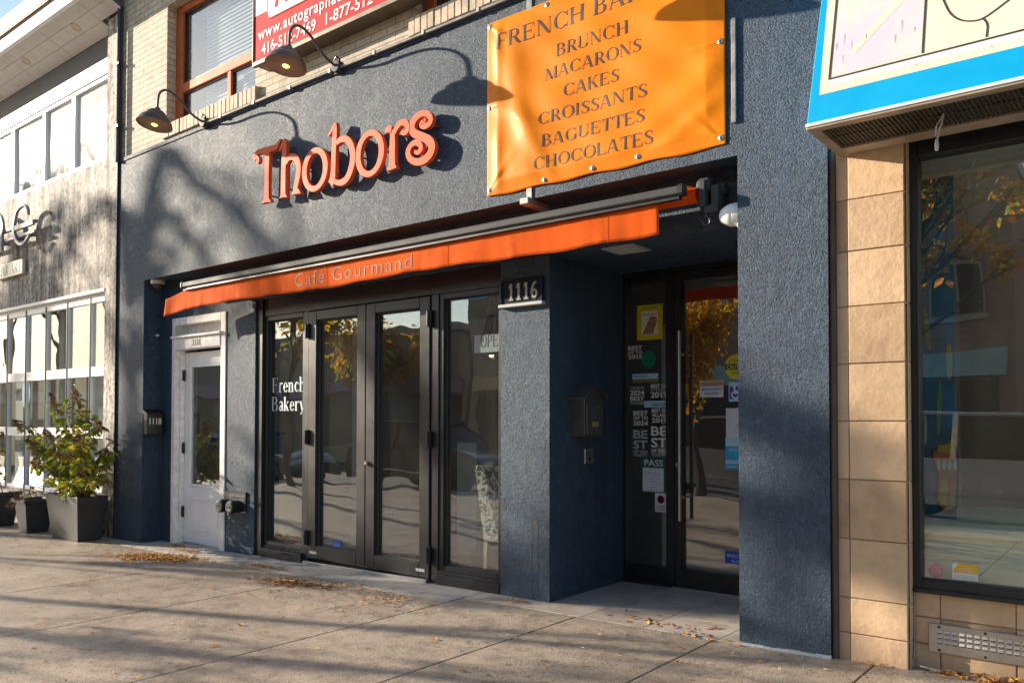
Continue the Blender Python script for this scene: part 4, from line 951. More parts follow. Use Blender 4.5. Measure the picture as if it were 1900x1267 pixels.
# ------------------------------------------------------------------ things on the bakery front
# orange letters on rods
tb = thing('letter_sign', 'raised orange curly letters on rods across the dark blue stucco', 'sign', (-6, -.08, 3.7))
def letter(strokes, rods, rings=(), polys=()):
    mb = MB()
    for k, st in enumerate(strokes): ribbon_solid(mb, st, -.085-.0012*k, -.045, 8)
    for k, (c, ro, ri) in enumerate(rings): ring_solid(mb, c, ro, ri, -.085, -.045)
    for k, pg in enumerate(polys):
        ar = sum(pg[i][0]*pg[(i+1) % len(pg)][1]-pg[(i+1) % len(pg)][0]*pg[i][1] for i in range(len(pg)))
        mb.prism(pg if ar > 0 else pg[::-1], -.0875-.0012*k, -.045)
    o = mb.build('letter', M['orange_letter'], tb, bevel=.004, seg=2)
    for (x, z) in rods: mb = MB(); mb.tube([(x,-.05,z),(x,.01,z)], .008, 8); mb.build('rod', M['red_rod'], o)
    return o
letter([[(-7.054,4.108,0.075),(-7.062,3.973,0.075),(-7.065,3.801,0.075),(-7.067,3.622,0.085)],
        [(-7.245,4.035,0.020),(-7.213,4.048,0.045),(-7.234,4.089,0.030),(-7.274,4.076,0.030),(-7.286,4.109,0.030),(-7.227,4.135,0.045),(-7.112,4.132,0.055),(-6.996,4.124,0.060),(-6.910,4.127,0.055),(-6.867,4.158,0.035),(-6.830,4.183,0.020)]],
       [(-7.087,3.677), (-7.073,4.092)], polys=[[(-7.148,3.592), (-7.102,3.639), (-7.020,3.631), (-6.978,3.584), (-7.066,3.593)]])
letter([[(-6.763,4.159,0.050),(-6.769,4.064,0.072),(-6.782,3.896,0.075),(-6.786,3.614,0.080)], [(-6.853,4.072,0.015),(-6.807,4.117,0.045),(-6.759,4.166,0.050)],
        [(-6.749,3.924,0.050),(-6.704,3.966,0.060),(-6.640,3.972,0.065),(-6.576,3.935,0.075),(-6.538,3.860,0.075),(-6.547,3.762,0.075),(-6.578,3.668,0.070),(-6.590,3.603,0.075)]],
       [(-6.783,3.693), (-6.549,3.873)], polys=[[(-6.847,3.593), (-6.816,3.633), (-6.742,3.629), (-6.712,3.584), (-6.778,3.595)], [(-6.644,3.594), (-6.621,3.631), (-6.537,3.644), (-6.492,3.584), (-6.563,3.591)]])
def oring(c, rx, ry, ix, iy):
    return (c, (abs(rx[0]-c[0]), abs(ry[1]-c[1])), (abs(ix[0]-c[0]), abs(iy[1]-c[1])))
letter([], [(-6.459,3.812), (-6.116,3.832)], rings=[oring((-6.288,3.779), (-6.092,3.742), (-6.290,3.991), (-6.166,3.756), (-6.290,3.934))])
letter([[(-5.987,4.160,0.030),(-5.993,4.085,0.060),(-6.005,3.949,0.065),(-6.013,3.769,0.068),(-6.018,3.616,0.068)], [(-6.088,4.057,0.015),(-6.044,4.096,0.035),(-5.984,4.157,0.030)],
        [(-5.969,3.962,0.050),(-5.912,3.984,0.060),(-5.832,3.973,0.065),(-5.768,3.909,0.072),(-5.736,3.809,0.075),(-5.755,3.698,0.075),(-5.813,3.610,0.072),(-5.885,3.584,0.065),(-5.957,3.594,0.050),(-6.015,3.626,0.045)]],
       [(-5.986,4.030), (-5.983,3.678), (-5.759,3.720)], polys=[[(-6.084,3.624), (-6.040,3.668), (-5.979,3.635), (-5.985,3.610), (-6.021,3.568)]])
letter([], [(-5.681,3.787), (-5.342,3.769), (-5.466,3.581)], rings=[oring((-5.510,3.775), (-5.319,3.736), (-5.511,3.988), (-5.390,3.751), (-5.511,3.931))])
letter([[(-5.217,3.923,0.050),(-5.216,3.813,0.066),(-5.218,3.714,0.068),(-5.220,3.610,0.080)], [(-5.306,3.920,0.030),(-5.270,3.943,0.055),(-5.231,3.931,0.055)], [(-5.198,3.889,0.045),(-5.151,3.936,0.050),(-5.099,3.961,0.055),(-5.047,3.939,0.055),(-5.025,3.895,0.050),(-5.047,3.863,0.045),(-5.083,3.865,0.040),(-5.103,3.884,0.030)]],
       [(-5.291,3.769), (-5.189,3.628)], polys=[[(-5.283,3.572), (-5.263,3.623), (-5.180,3.615), (-5.157,3.581), (-5.217,3.574)], [(-5.303,3.920), (-5.269,3.972), (-5.220,3.945), (-5.236,3.899)]])
letter([[(-4.834,3.932,0.025),(-4.823,3.910,0.030),(-4.851,3.907,0.035),(-4.861,3.884,0.050),(-4.818,3.865,0.050),(-4.762,3.881,0.050),(-4.757,3.926,0.050),(-4.802,3.967,0.050),(-4.872,3.980,0.055),(-4.946,3.952,0.065),(-4.978,3.897,0.070),(-4.950,3.836,0.070),(-4.857,3.785,0.072),(-4.774,3.736,0.075),(-4.737,3.675,0.075),(-4.766,3.614,0.075),(-4.836,3.580,0.070),(-4.924,3.584,0.060),(-4.995,3.624,0.055),(-5.023,3.684,0.055),(-4.993,3.734,0.050),(-4.933,3.751,0.050),(-4.879,3.722,0.050),(-4.868,3.683,0.045),(-4.900,3.659,0.040),(-4.930,3.667,0.030),(-4.933,3.685,0.025)]],
       [(-4.817,3.680), (-4.738,3.864), (-4.698,3.665)])

# orange banner with eyelets
bn = thing('banner', 'orange vinyl menu banner with dark serif lettering, screwed to the stucco', 'banner', (-3.2, -.02, 3.8))
BX0, BX1, BZ0, BZ1 = -4.192, -2.178, 3.178, 4.565
GROM = [(BX0+.03,BZ1-.03,.7,-.7),(BX0+.03,3.88,1,-.15),(BX0+.03,BZ0+.045,.75,.65),(-3.62,BZ0+.03,.1,1,.2),(-3.19,BZ0+.035,.35,.93,.22),(-2.82,BZ0+.045,.2,1,.2),(BX1-.03,BZ0+.045,-.72,.7),(BX1-.03,3.85,-1,.1),(BX1-.03,BZ1-.03,-.7,-.7)]
def bwave(x, z):
    u, v = (x-BX0)/(BX1-BX0), (z-BZ0)/(BZ1-BZ0)
    e = min(1, 7*min(u, 1-u))*.5+.5
    y = -.016
    y -= .016*math.exp(-((u-.10-.14*(1-v))/.05)**2)*(.4+.6*math.sin(3.14*v))
    y -= .013*math.exp(-((u-.03-.30*(1-v)**1.3)/.035)**2)*(1-v)
    y -= .014*math.exp(-((v-.10-.75*(u-.62))/.09)**2)*max(0, min(1,(u-.5)*4))
    y -= .009*math.exp(-((v-.02-.75*(u-.72))/.05)**2)*max(0, min(1,(u-.6)*4))
    y -= .014*math.exp(-((u-.06)/.025)**2)*(.5+.5*math.sin(9*v))
    y -= .007*math.sin(5.1*u+3.3*v)*e+.004*math.sin(17*u-9*v)*e+.0025*math.sin(31*u+23*v)*e
    y -= .010*math.exp(-((v-.45+.9*(u-.12))/.05)**2)*math.exp(-((u-.16)/.16)**2)
    for gx_, gz_, dx_, dz_, *kk in GROM:                    # folds pulled towards each eyelet
        a_, b_ = (x-gx_), (z-gz_); along = a_*dx_+b_*dz_; acr = -a_*dz_+b_*dx_
        kk = kk[0] if kk else 1.
        if along > -.03: y -= .0075*kk*math.exp(-((acr-.10*along)/(.010+.10*max(0,along)))**2)*math.exp(-max(0,along)/(.22*kk))-.006*kk*math.exp(-((acr+.16*along)/(.010+.09*max(0,along)))**2)*math.exp(-max(0,along)/(.16*kk))
    return y*min(1, .25+12*min(u, 1-u, v*.9, 1-v))-.006
nx, nz = 200, 150; mb = MB(); vs = []
for j in range(nz+1):
    for i in range(nx+1):
        x = BX0+(BX1-BX0)*i/nx; z = BZ0+(BZ1-BZ0)*j/nz
        zz = z-(.014*math.sin((x-BX0)*6.3)**2 if j == 0 else 0); vs.append((x, bwave(x, z), zz))
mb.add(vs, [(j*(nx+1)+i, j*(nx+1)+i+1, (j+1)*(nx+1)+i+1, (j+1)*(nx+1)+i) for j in range(nz) for i in range(nx)])
cloth = mb.build('vinyl_sheet', M['banner'], bn, smooth=True)
md = cloth.modifiers.new('thick', 'SOLIDIFY'); md.thickness = .0015; md.offset = -1
fb = lambda x, z: bwave(x, z)-.0024
for s, x0, x1, z0, h in (('FRENCH BAKERY',-4.088,-2.36,4.318,.122),('BRUNCH',-3.513,-2.898,4.112,.094),('MACARONS',-3.616,-2.794,3.955,.09),('CAKES',-3.44,-2.974,3.793,.09),('CROISSANTS',-3.664,-2.75,3.628,.09),('BAGUETTES',-3.635,-2.764,3.455,.09),('CHOCOLATES',-3.704,-2.701,3.290,.092)):
    serif('lettering', s, M['print'], bn, x0, x1, z0, h, 0, fn=fb)
for x, z in ((BX0+.03,BZ1-.03),(BX0+.03,3.88),(BX0+.03,BZ0+.045),(-3.62,BZ0+.03),(-3.19,BZ0+.035),(-2.82,BZ0+.045),(BX1-.03,BZ0+.045),(BX1-.03,3.85),(BX1-.03,BZ1-.03),(-3.6,BZ1-.03),(-2.8,BZ1-.03)):
    mb = MB(); y = bwave(x, z)-.001; mb.lathe([(.006,.001),(.008,.004),(.016,.003),(.020,0)], (x,y-.001,z), 16, Matrix.Rotation(R(90),4,'X')); e_ = mb.build('eyelet', M['steel'], bn, smooth=True)
    mb = MB(); mb.lathe([(0,.005),(.006,.004),(.007,0)], (x,y-.001,z), 8, Matrix.Rotation(R(90),4,'X')); mb.build('screw', M['black'], e_)
bo = thing('sign_bracket', 'small grey steel bracket under the banner at the stucco edge', 'bracket', (-3.78,-.05,3.1))
mb = MB(); mb.box(-3.80,-3.745,-.010,-.0,3.03,4.95); mb.build('pole', M['galv'], bo, bevel=.004); mb = MB(); mb.box(-3.815,-3.73,-.075,.21,3.035,3.088); mb.build('foot', M['galv'], bo, bevel=.006)
cl = thing('conduit_stub', 'narrow grey channel on the stucco right of the banner', 'channel', (-2.13,-.01,3.6)); mb = MB(); mb.box(-2.135,-2.105,-.018,-.0,3.30,3.98); mb.build('channel', M['galv'], cl, bevel=.003)

# gooseneck lamps along a conduit
lp0 = thing('wall_lamp', 'dark gooseneck lamp in front of the orange upper window', 'lamp', (0,0,0), 'gooseneck lamps above the stucco')
mb = MB(); path = smooth([(0,-.03,0),(0,-.10,.012),(0,-.2,.055),(0,-.30,.14),(0,-.375,.195),(0,-.45,.222),(0,-.52,.205),(0,-.565,.145),(0,-.578,.05),(0,-.578,-.005)], 6)
mb.tube(path, .0125, 12); mb.build('arm', M['shade_out'], lp0, smooth=True)
mb = MB(); mb.lathe([(.0,.07),(.052,.066),(.058,.04),(.058,.0)], (0,0,0), 20, Matrix.Rotation(R(90),4,'X')); mb.box(-.05,.05,-.035,.0,-.06,-.04); mb.build('junction_box', M['grey_alu'], lp0, smooth=True)
mb = MB(); mb.tube([(.03,-.03,.02),(.06,-.06,.05),(.03,-.075,.075),(-.02,-.06,.06),(-.04,-.03,.01),(-.01,-.04,-.05),(.04,-.03,-.03)], .008, 8); mb.build('loose_wire', M['black'], lp0, smooth=True)
SHT = Matrix.Rotation(R(-10),4,'X')
prof = [(.0,.0),(.028,.0),(.03,-.022),(.045,-.03),(.075,-.042),(.100,-.066),(.112,-.095),(.118,-.102),(.128,-.105),(.150,-.125),(.170,-.158),(.181,-.188),(.183,-.193)]
mb = MB(); mb.lathe(prof, (0,-.578,.0), 32, SHT); sh = mb.build('lamp_shade', M['shade_out'], lp0, smooth=True)
mb = MB(); mb.lathe([(.183,-.193),(.178,-.193),(.166,-.160),(.146,-.129),(.124,-.110),(.108,-.100),(.095,-.07),(.07,-.05),(0,-.045)], (0,-.578,.0), 32, SHT); mb.build('shade_lining', M['shade_in'], sh, smooth=True)
mb = MB(); mb.lathe([(0,-.045),(.022,-.046),(.022,-.09),(.018,-.095),(0,-.095)], (0,-.578,0), 14, SHT); mb.build('socket', M['black'], lp0, smooth=True)
mb = MB(); mb.lathe([(0,-.092),(.014,-.096),(.03,-.112),(.041,-.140),(.045,-.160),(.038,-.188),(.02,-.203),(0,-.207)], (0,-.578,0), 18, SHT); mb.build('bulb', M['bulb'], lp0, smooth=True)
lp0.location = (-8.31,0,4.705)
l2 = copy_tree(lp0); l2.location = (-6.02,0,4.71); l2['label'] = 'dark gooseneck lamp hanging in front of the red and white signboard'
l3 = copy_tree(lp0); l3.location = (-3.80,0,4.73); l3['label'] = 'dark gooseneck lamp above the orange banner'
cd = thing('conduit', 'long grey electrical conduit clipped along the top of the stucco', 'conduit', (-5,-.03,4.69))
mb = MB(); mb.tube([(-8.3,-.035,4.695),(-6.5,-.035,4.70),(-4.5,-.035,4.69),(-1.6,-.035,4.70)], .0145, 8); mb.build('tube', M['galv'], cd)
x = -8.0
while x < -1.7:
    mb = MB(); mb.box(x,x+.035,-.054,-.0,4.674,4.716); mb.build('clip', M['galv'], cd, bevel=.003); x += .62

# retracted awning
aw = thing('awning', 'retracted orange awning with grey front bar and lettered valance', 'awning', (-5.6,-.03,2.9))
mb = MB(); ay = -.105
prof = [(-.036,.022),(-.030,.036),(.0,.040),(.028,.034),(.036,.016),(.034,-.022),(.016,-.034),(-.022,-.034),(-.036,-.02)]
def bar(x0, x1, sc_, y, z):
    n_ = len(prof); vs = [(x0,y+p[0]*sc_,z+p[1]*sc_) for p in prof]+[(x1,y+p[0]*sc_,z+p[1]*sc_) for p in prof]
    mb.add(vs, [tuple(range(n_)), tuple(range(2*n_-1,n_-1,-1))]+[(i,i+n_,(i+1) % n_+n_,(i+1) % n_) for i in range(n_)])
bar(-8.58,-2.455,.86,ay,2.898); fbr = mb.build('front_bar', M['grey_alu'], aw, bevel=.002)
mb = MB(); mb.box(-8.58,-2.455,ay-.012,ay+.03,2.846,2.8645); mb.build('cloth_groove', M['black'], fbr)
mb = MB(); bar(-8.595,-8.58,1.06,ay,2.898); bar(-2.455,-2.42,1.06,ay,2.898); mb.build('bar_end_cap', M['black'], fbr)
rng = random.Random(3); VX0, VX1 = -9.0, -2.62
def vy(x, z):
    k = (2.86-z)/.2
    y = -.085-.008*k*math.sin(3.7*x+1+1.3*math.sin(1.9*x))-.004*k*math.sin(13.1*x+2*math.sin(2.7*x))-.0012*math.sin(41*x+3*math.sin(5*x))*(.3+.7*math.sin(1.7*x)**2)-.006*sum(math.exp(-((x-c-.12*(2.86-z))/.035)**2) for c in (-8.3,-7.55,-6.75,-6.45,-5.1,-3.9,-3.1))*k
    return y-.02*k*math.exp(-((x+9.0)/.10)**2)
def vz0(x): return 2.640+.010*math.sin(2.3*x)+.005*math.sin(9.7*x)-.05*max(0,(-8.58-x)/.42)
def vz1(x): return 2.860-.075*max(0,(-8.58-x)/.42)**.8 if x < -8.58 else 2.860
nx, nz = 260, 8; vs = []; mb = MB()
for j in range(nz+1):
    for i in range(nx+1):
        x = VX0+(VX1-VX0)*i/nx; t_ = j/nz; z = vz0(x)*(1-t_)+vz1(x)*t_; vs.append((x, vy(x, z), z))
mb.add(vs, [(j*(nx+1)+i, j*(nx+1)+i+1, (j+1)*(nx+1)+i+1, (j+1)*(nx+1)+i) for j in range(nz) for i in range(nx)])
hm_ = MB()
for i in range(nx):
    q4 = []
    for (xx, dz) in ((VX0+(VX1-VX0)*i/nx,.016),(VX0+(VX1-VX0)*(i+1)/nx,.016),(VX0+(VX1-VX0)*(i+1)/nx,.0195),(VX0+(VX1-VX0)*i/nx,.0195)): z_ = vz0(xx)+dz; q4.append((xx, vy(xx,z_)-.0022, z_))
    if i % 5 != 4: hm_.face(q4)
for c_s in (-7.62,-6.1,-4.55,-3.02):
    for j in range(8):
        za = vz0(c_s)+(vz1(c_s)-vz0(c_s))*j/8; zb_ = vz0(c_s)+(vz1(c_s)-vz0(c_s))*(j+1)/8
        hm_.face([(c_s,vy(c_s,za)-.0022,za),(c_s+.006,vy(c_s+.006,za)-.0022,za),(c_s+.006,vy(c_s+.006,zb_)-.0022,zb_),(c_s,vy(c_s,zb_)-.0022,zb_)])
hm_.build('stitching', pmat('stitch_orange',(.55,.085,.012),.8,spec=.1), aw)
va = mb.build('valance', M['awning'], aw, smooth=True); md = va.modifiers.new('thick','SOLIDIFY'); md.thickness = .0015; md.offset = -1
vs, fs = font_polys('Caf\u00e9 Gourmand', -.012, 1.16); lay = layout(vs, -6.573, -4.960, .125, cap(), 'FIT')
put_text('lettering', M['cafe_print'], aw, lay, fs, 2.685, fn=lambda x, z: vy(x, z)-.0028)
mb = MB(); mb.tube([(-8.7,.10,2.91),(-2.42,.10,2.91)], .052, 20); mb.build('cloth_roll', M['awning'], aw, smooth=True)
mb = MB(); mb.face([(-8.58,.06,2.955),(-2.43,.06,2.955),(-2.43,-.105,2.934),(-8.58,-.105,2.934)]); sh_ = mb.build('cloth_strip', M['awning'], aw)
mb = MB(); mb.box(-8.0,-5.9,-.015,.05,2.83,2.875); mb.box(-5.3,-3.2,-.015,.05,2.83,2.875); mb.build('folded_arm', M['dark_metal'], aw, bevel=.005)
mb = MB()
mb.box(-2.37,-2.33,.0,.25,2.80,2.98); mb.box(-2.45,-2.16,.18,.25,2.82,2.98); mb.lathe([(0,.05),(.04,.05),(.055,.03),(.055,-.03),(.04,-.05),(0,-.05)], (-2.36,.08,2.955), 18, Matrix.Rotation(R(90),4,'Y')); mb.lathe([(0,.04),(.042,.04),(.042,-.04),(0,-.04)], (-2.27,.12,2.93), 16, Matrix.Rotation(R(90),4,'Y'))
mb.box(-2.30,-2.25,.03,.20,2.80,2.94); mb.box(-2.345,-2.255,.02,.05,2.76,2.81)
mk = mb.build('end_bracket', M['grey_alu'], aw, bevel=.004)
mb = MB(); mb.tube([(-2.33,.03,2.80),(-2.33,.03,2.73)], .008, 8); mb.tube([(-2.33+.025*math.cos(a),.03,2.705+.025*math.sin(a)) for a in [i*math.pi/6 for i in range(13)]], .006, 8); mb.build('crank_eye', M['dark_metal'], mk)
mb = MB(); mb.box(-8.78,-8.72,.05,.25,2.86,2.97); mb.build('end_bracket', M['grey_alu'], aw, bevel=.004)

# small fittings
dc = thing('dome_camera', 'cream dome camera under the stucco edge near the white door', 'camera', (-9.55,.12,3.06))
c = (-9.545,.10); mb = MB(); mb.lathe([(0,3.088),(.082,3.088),(.085,3.05),(.078,3.04),(0,3.04)], (c[0],c[1],0), 24); mb.build('base', M['cream_plastic'], dc, smooth=True)
mb = MB(); mb.lathe([(.060,3.04),(.058,3.015),(.042,2.99),(.02,2.978),(0,2.976)], (c[0],c[1],0), 20); mb.build('dome', M['grille'], dc, smooth=True)
wf = thing('spotlight', 'white ribbed spotlight on the side of the right pillar', 'light', (-2.11,.12,2.72))
Mx = Matrix.Rotation(R(-90),4,'Y') @ Matrix.Rotation(R(8),4,'X')
mb = MB(); mb.lathe([(.075,0),(.078,.03),(.072,.034),(.077,.04),(.077,.058),(.071,.062),(.075,.07),(.072,.095),(.060,.120),(.045,.145),(.02,.158),(0,.16)], (-2.103,.10,2.735), 24, Mx); mb.build('housing', M['white_paint'], wf, smooth=True)
mb = MB(); mb.box(-2.13,-2.10,.05,.16,2.64,2.69); mb.build('mount', M['white_paint'], wf, bevel=.006)

np_ = thing('number_plaque', 'dark plaque reading 1116 above the pillar by the shopfront', 'plaque', (-3.95,.2,2.4))
PX0, PX1 = -4.225, -3.80; y = YI
mb = MB(); mb.box(PX0,PX1,y-.022,y,2.335,2.535); mb.ring(PX0,PX1,2.335,2.535,.012,.012,.0,.012,y-.032,y-.022); mb.build('plate', M['plaque'], np_, bevel=.003)
mb = MB(); mb.box(PX0-.012,PX1+.012,y-.050,y,2.308,2.335); mb.build('ledge', M['grey_print'], np_, bevel=.004)
for k in range(4):
    x = PX0+.085+k*.077; z = 2.362; mb = MB()
    if k < 3:
        for pg in ([(x+.014,z),(x+.034,z),(x+.034,z+.135),(x+.014,z+.135)], [(x-.002,z+.100),(x+.014,z+.108),(x+.014,z+.135),(x+.010,z+.135)], [(x+.002,z),(x+.014,z),(x+.014,z+.014),(x+.002,z+.014)], [(x+.034,z),(x+.046,z),(x+.046,z+.014),(x+.034,z+.014)]): mb.prism(pg, y-.030, y-.022)
    else:
        for pg in rb([(x+.046,z+.125,.016),(x+.022,z+.118,.018),(x+.006,z+.075,.02),(x+.006,z+.035,.02),(x+.028,z+.008,.016),(x+.050,z+.036,.02),(x+.034,z+.070,.016),(x+.012,z+.060,.014)], 5): mb.prism(pg, y-.030-.0001*(len(mb.f) % 7), y-.022)
    mb.build('numeral', M['plaque_num'], np_)

mbx = thing('mailbox', 'small black mailbox numbered 1118 beside the white door', 'mailbox', (-9.68,.1,1.35))
bx_, Y0_, Y1_, Z0_, Z1_ = -9.59, .005, .215, 1.21, 1.50
mb = MB(); mb.box(-9.69,bx_,Y0_,Y1_,Z0_,Z1_-.02); mb.build('box', M['black'], mbx, bevel=.008, seg=2)
mb = MB(); mb.hexa([(-9.69,Y0_-.008,Z1_-.03),(bx_+.012,Y0_-.008,Z1_-.05),(bx_+.012,Y1_+.008,Z1_-.05),(-9.69,Y1_+.008,Z1_-.03)],[(-9.69,Y0_-.008,Z1_+.02),(bx_+.012,Y0_-.008,Z1_-.03),(bx_+.012,Y1_+.008,Z1_-.03),(-9.69,Y1_+.008,Z1_+.02)]); mb.build('lid', M['black'], mbx, bevel=.004)
sans('numeral', '1118', M['white_print'], mbx, .035, .185, 1.335, .075, 0, bold=.02, org=(bx_+.002,0,0), ex=(0,1,0))

hm = thing('house_mailbox', 'dark grey metal house shaped mailbox on the dark entry wall', 'mailbox', (-3.7,.64,1.45))
wx, Y0_, Y1_ = -3.752, .50, .785; fxx = wx+.15
mb = MB(); mb.hexa([(wx,Y0_+.02,1.265),(fxx-.012,Y0_+.02,1.265),(fxx-.012,Y1_-.02,1.265),(wx,Y1_-.02,1.265)],[(wx,Y0_,1.585),(fxx,Y0_,1.585),(fxx,Y1_,1.585),(wx,Y1_,1.585)])
bodyM = pmat('mailbox_bronze', (.105,.10,.096), .38, metal=.4, var=.2)
mb.add([(wx,Y0_,1.586),(fxx,Y0_,1.586),(fxx,Y1_,1.586),(wx,Y1_,1.586),(wx,(Y0_+Y1_)/2,1.665),(fxx,(Y0_+Y1_)/2,1.665)], [(1,2,5),(0,4,3),(0,1,5,4),(3,4,5,2)])
mb.build('box', bodyM, hm, bevel=.003)
ym = (Y0_+Y1_)/2; mb = MB()
for s in (-1,1):
    e = .185; a = (ym, 1.695); b = (ym+s*e, 1.575)
    mb.hexa([(wx,a[0],a[1]-.02),(fxx+.03,a[0],a[1]-.02),(fxx+.03,b[0],b[1]-.012),(wx,b[0],b[1]-.012)],[(wx,a[0],a[1]-.006),(fxx+.03,a[0],a[1]-.006),(fxx+.03,b[0],b[1]),(wx,b[0],b[1])])
mb.build('roof', bodyM, hm)
mb = MB(); mb.hexa([(fxx-.010,Y0_+.03,1.28),(fxx+.004,Y0_+.03,1.28),(fxx+.004,Y1_-.03,1.28),(fxx-.010,Y1_-.03,1.28)],[(fxx,Y0_+.015,1.53),(fxx+.012,Y0_+.015,1.53),(fxx+.012,Y1_-.015,1.53),(fxx,Y1_-.015,1.53)]); dr = mb.build('door', bodyM, hm, bevel=.003)
mb = MB(); mb.box(fxx+.009,fxx+.012,ym-.045,ym+.045,1.345,1.385); mb.build('name_card', pmat('card_yellow',(.32,.26,.08),.6), dr); mb = MB(); mb.lathe([(.012,0),(.012,.006),(0,.007)], (fxx+.012,ym+.02,1.50), 10, Matrix.Rotation(R(90),4,'Y')); mb.build('lock', M['steel'], dr)
db = thing('doorbell_plate', 'stainless doorbell plate under the house shaped mailbox', 'doorbell', (-3.75,.77,1.1))
mb = MB(); mb.box(wx,wx+.022,.70,.83,1.035,1.16); mb.build('plate', M['steel'], db, bevel=.003); mb = MB(); mb.lathe([(.014,0),(.014,.004),(.01,.006),(0,.006)], (wx+.022,.765,1.075), 12, Matrix.Rotation(R(90),4,'Y')); mb.box(wx+.022,wx+.024,.745,.755,1.12,1.14); mb.build('button', M['black'], db)

fd = thing('fire_connection', 'black fire hose connection with two pale caps on the stucco by the door', 'hose connection', (-7.95,.2,.48))
fx0, fx1 = -8.260, -7.830; fz0, fz1 = 0.352, 0.602
mb = MB(); mb.box(fx0,fx1,YI-.02,YI,fz0+.02,fz1-.012); mb.box(fx0-.008,fx1+.008,YI-.026,YI,fz1-.012,fz1); mb.build('plate', M['dark_metal'], fd, bevel=.003)
sans('lettering', 'AUTO SPRINKLER', M['grey_print'], fd, fx0+.12, fx1-.03, fz1-.06, .025, YI-.0215); sans('lettering', 'STANDPIPE', M['grey_print'], fd, fx0+.14, fx1-.03, fz1-.10, .022, YI-.0215)
for k in (0, 1):
    c = (fx0+.10+k*.20, (fz0+fz1)/2-.035)
    mb = MB(); mb.lathe([(.068,0),(.068,.07),(.074,.075),(.074,.115),(.060,.12)], (c[0],YI-.02,c[1]), 18, Matrix.Rotation(R(90),4,'X')); cp = mb.build('inlet', M['black'], fd, smooth=True)
    mb = MB(); mb.lathe([(.058,.119),(.058,.128),(.05,.131),(0,.131)], (c[0],YI-.02,c[1]), 20, Matrix.Rotation(R(90),4,'X')); mb.build('cap', pmat('cap_pale%d' % k,(.42,.42,.33),.5,var=.3,vscale=30), cp); mb = MB(); mb.box(c[0]-.03,c[0]+.03,YI-.158,YI-.151,c[1]-.012,c[1]+.012); mb.build('cap_lug', M['black'], cp)
mb = MB(); mb.tube([(fx0+.30+.012*math.sin(k*1.7),YI-.14+.01*math.cos(k*1.7),fz0+.10-k*.016) for k in range(12)], .005, 6); mb.build('chain', M['galv'], fd)
jb = thing('wire_stub', 'tiny pale fitting on the dark return wall by the white door', 'fitting', (-9.6,.2,2.4)); mb = MB(); mb.lathe([(0,.03),(.014,.026),(.016,0)], (-9.69,.17,2.43), 10, Matrix.Rotation(R(90),4,'Y')); mb.build('cap', M['white_paint'], jb, smooth=True)

# red and white phone-number sign on the brick
rs = thing('signboard', 'red and white signboard with web address and phone numbers on the brick wall', 'sign', (-6,-.1,5.3))
RX0, RX1, RZ0, RY = -7.20, -4.88, 5.03, -.15
mb = MB(); mb.box(RX0,RX1,RY+.01,.03,RZ0-.03,6.35); mb.box(RX0-.015,RX1+.015,RY-.012,RY+.03,RZ0-.045,RZ0); mb.box(RX0-.018,RX0,RY-.012,RY+.03,RZ0,6.35); mb.box(RX1,RX1+.018,RY-.012,RY+.03,RZ0,6.35); mb.build('frame', M['bronze'], rs, bevel=.003)
mb = MB(); mb.box(RX0,RX1,RY,RY+.01,RZ0,5.50); mb.build('red_face', M['red_sign'], rs); mb = MB(); mb.box(RX0,RX1,RY,RY+.01,5.50,6.33); mb.build('white_face', M['sign_white'], rs)
mb = MB(); cz = 5.40; ww = [(-6.98,6.2),(-6.98,cz+.08),(-6.965,cz+.025),(-6.93,cz),(-5.1,cz),(-5.07,cz+.02),(-5.06,cz+.08),(-5.06,6.2)]; mb.face([(x,RY-.003,z) for x, z in ww]); mb.build('rounded_panel', M['sign_white'], rs)
mb = MB()
for i in range(len(ww)-1):
    a, b = ww[i], ww[i+1]; L = math.hypot(b[0]-a[0],b[1]-a[1]); nx_, nz_ = (b[1]-a[1])/L*.012, -(b[0]-a[0])/L*.012
    mb.face([(a[0],RY-.004-.0002*i,a[1]),(b[0],RY-.004-.0002*i,b[1]),(b[0]-nx_,RY-.004-.0002*i,b[1]-nz_),(a[0]-nx_,RY-.004-.0002*i,a[1]-nz_)])
mb.build('panel_line', M['red_sign'], rs)
sans('lettering', 'www.autographauthentic.com', M['sign_white'], rs, -7.13, -4.95, 5.235, .115, RY-.003, bold=.014, space=1.12)
sans('lettering', '416-512-7469', M['sign_white'], rs, -7.07, -6.20, 5.075, .105, RY-.003, bold=.014); sans('lettering', '1-877-512-7469', M['sign_white'], rs, -6.05, -5.02, 5.075, .105, RY-.003, bold=.014)
sans('lettering', 'AUTHENTIC', M['red_sign'], rs, -6.85, -5.2, 5.50, .32, RY-.0065, bold=.02)

# ------------------------------------------------------------------ notices on the entrance glass
GP = EY+.034; GRP = 'notices on the entrance glass'
def notice(name, label, x0, x1, z0, z1, mat=None, lines=(), cat='notice', disc=False, bold=.01):
    t = thing(name, label, cat, ((x0+x1)/2,GP,(z0+z1)/2))
    if mat:
        mb = MB()
        if disc: mb.lathe([(0,.002),((x1-x0)/2,.002),((x1-x0)/2,0),(0,0)], ((x0+x1)/2,GP,(z0+z1)/2), 28, Matrix.Rotation(R(90),4,'X') @ Matrix.Scale((z1-z0)/(x1-x0),4,(0,1,0)))
        else: mb.box(x0,x1,GP-.0015,GP,z0,z1)
        mb.build('card', mat, t)
    for (s, a, b, c, h, m_) in lines:
        sans('lettering', s, m_, t, x0+(x1-x0)*a, x0+(x1-x0)*b, z0+(z1-z0)*c, h*(z1-z0), GP-.0030, bold=bold)
    return t
YM = pmat('notice_yellow', (.62,.52,.01), .5); GM = pmat('notice_green', (.0,.19,.10), .5); DG = pmat('pass_green', (.01,.10,.07), .5)
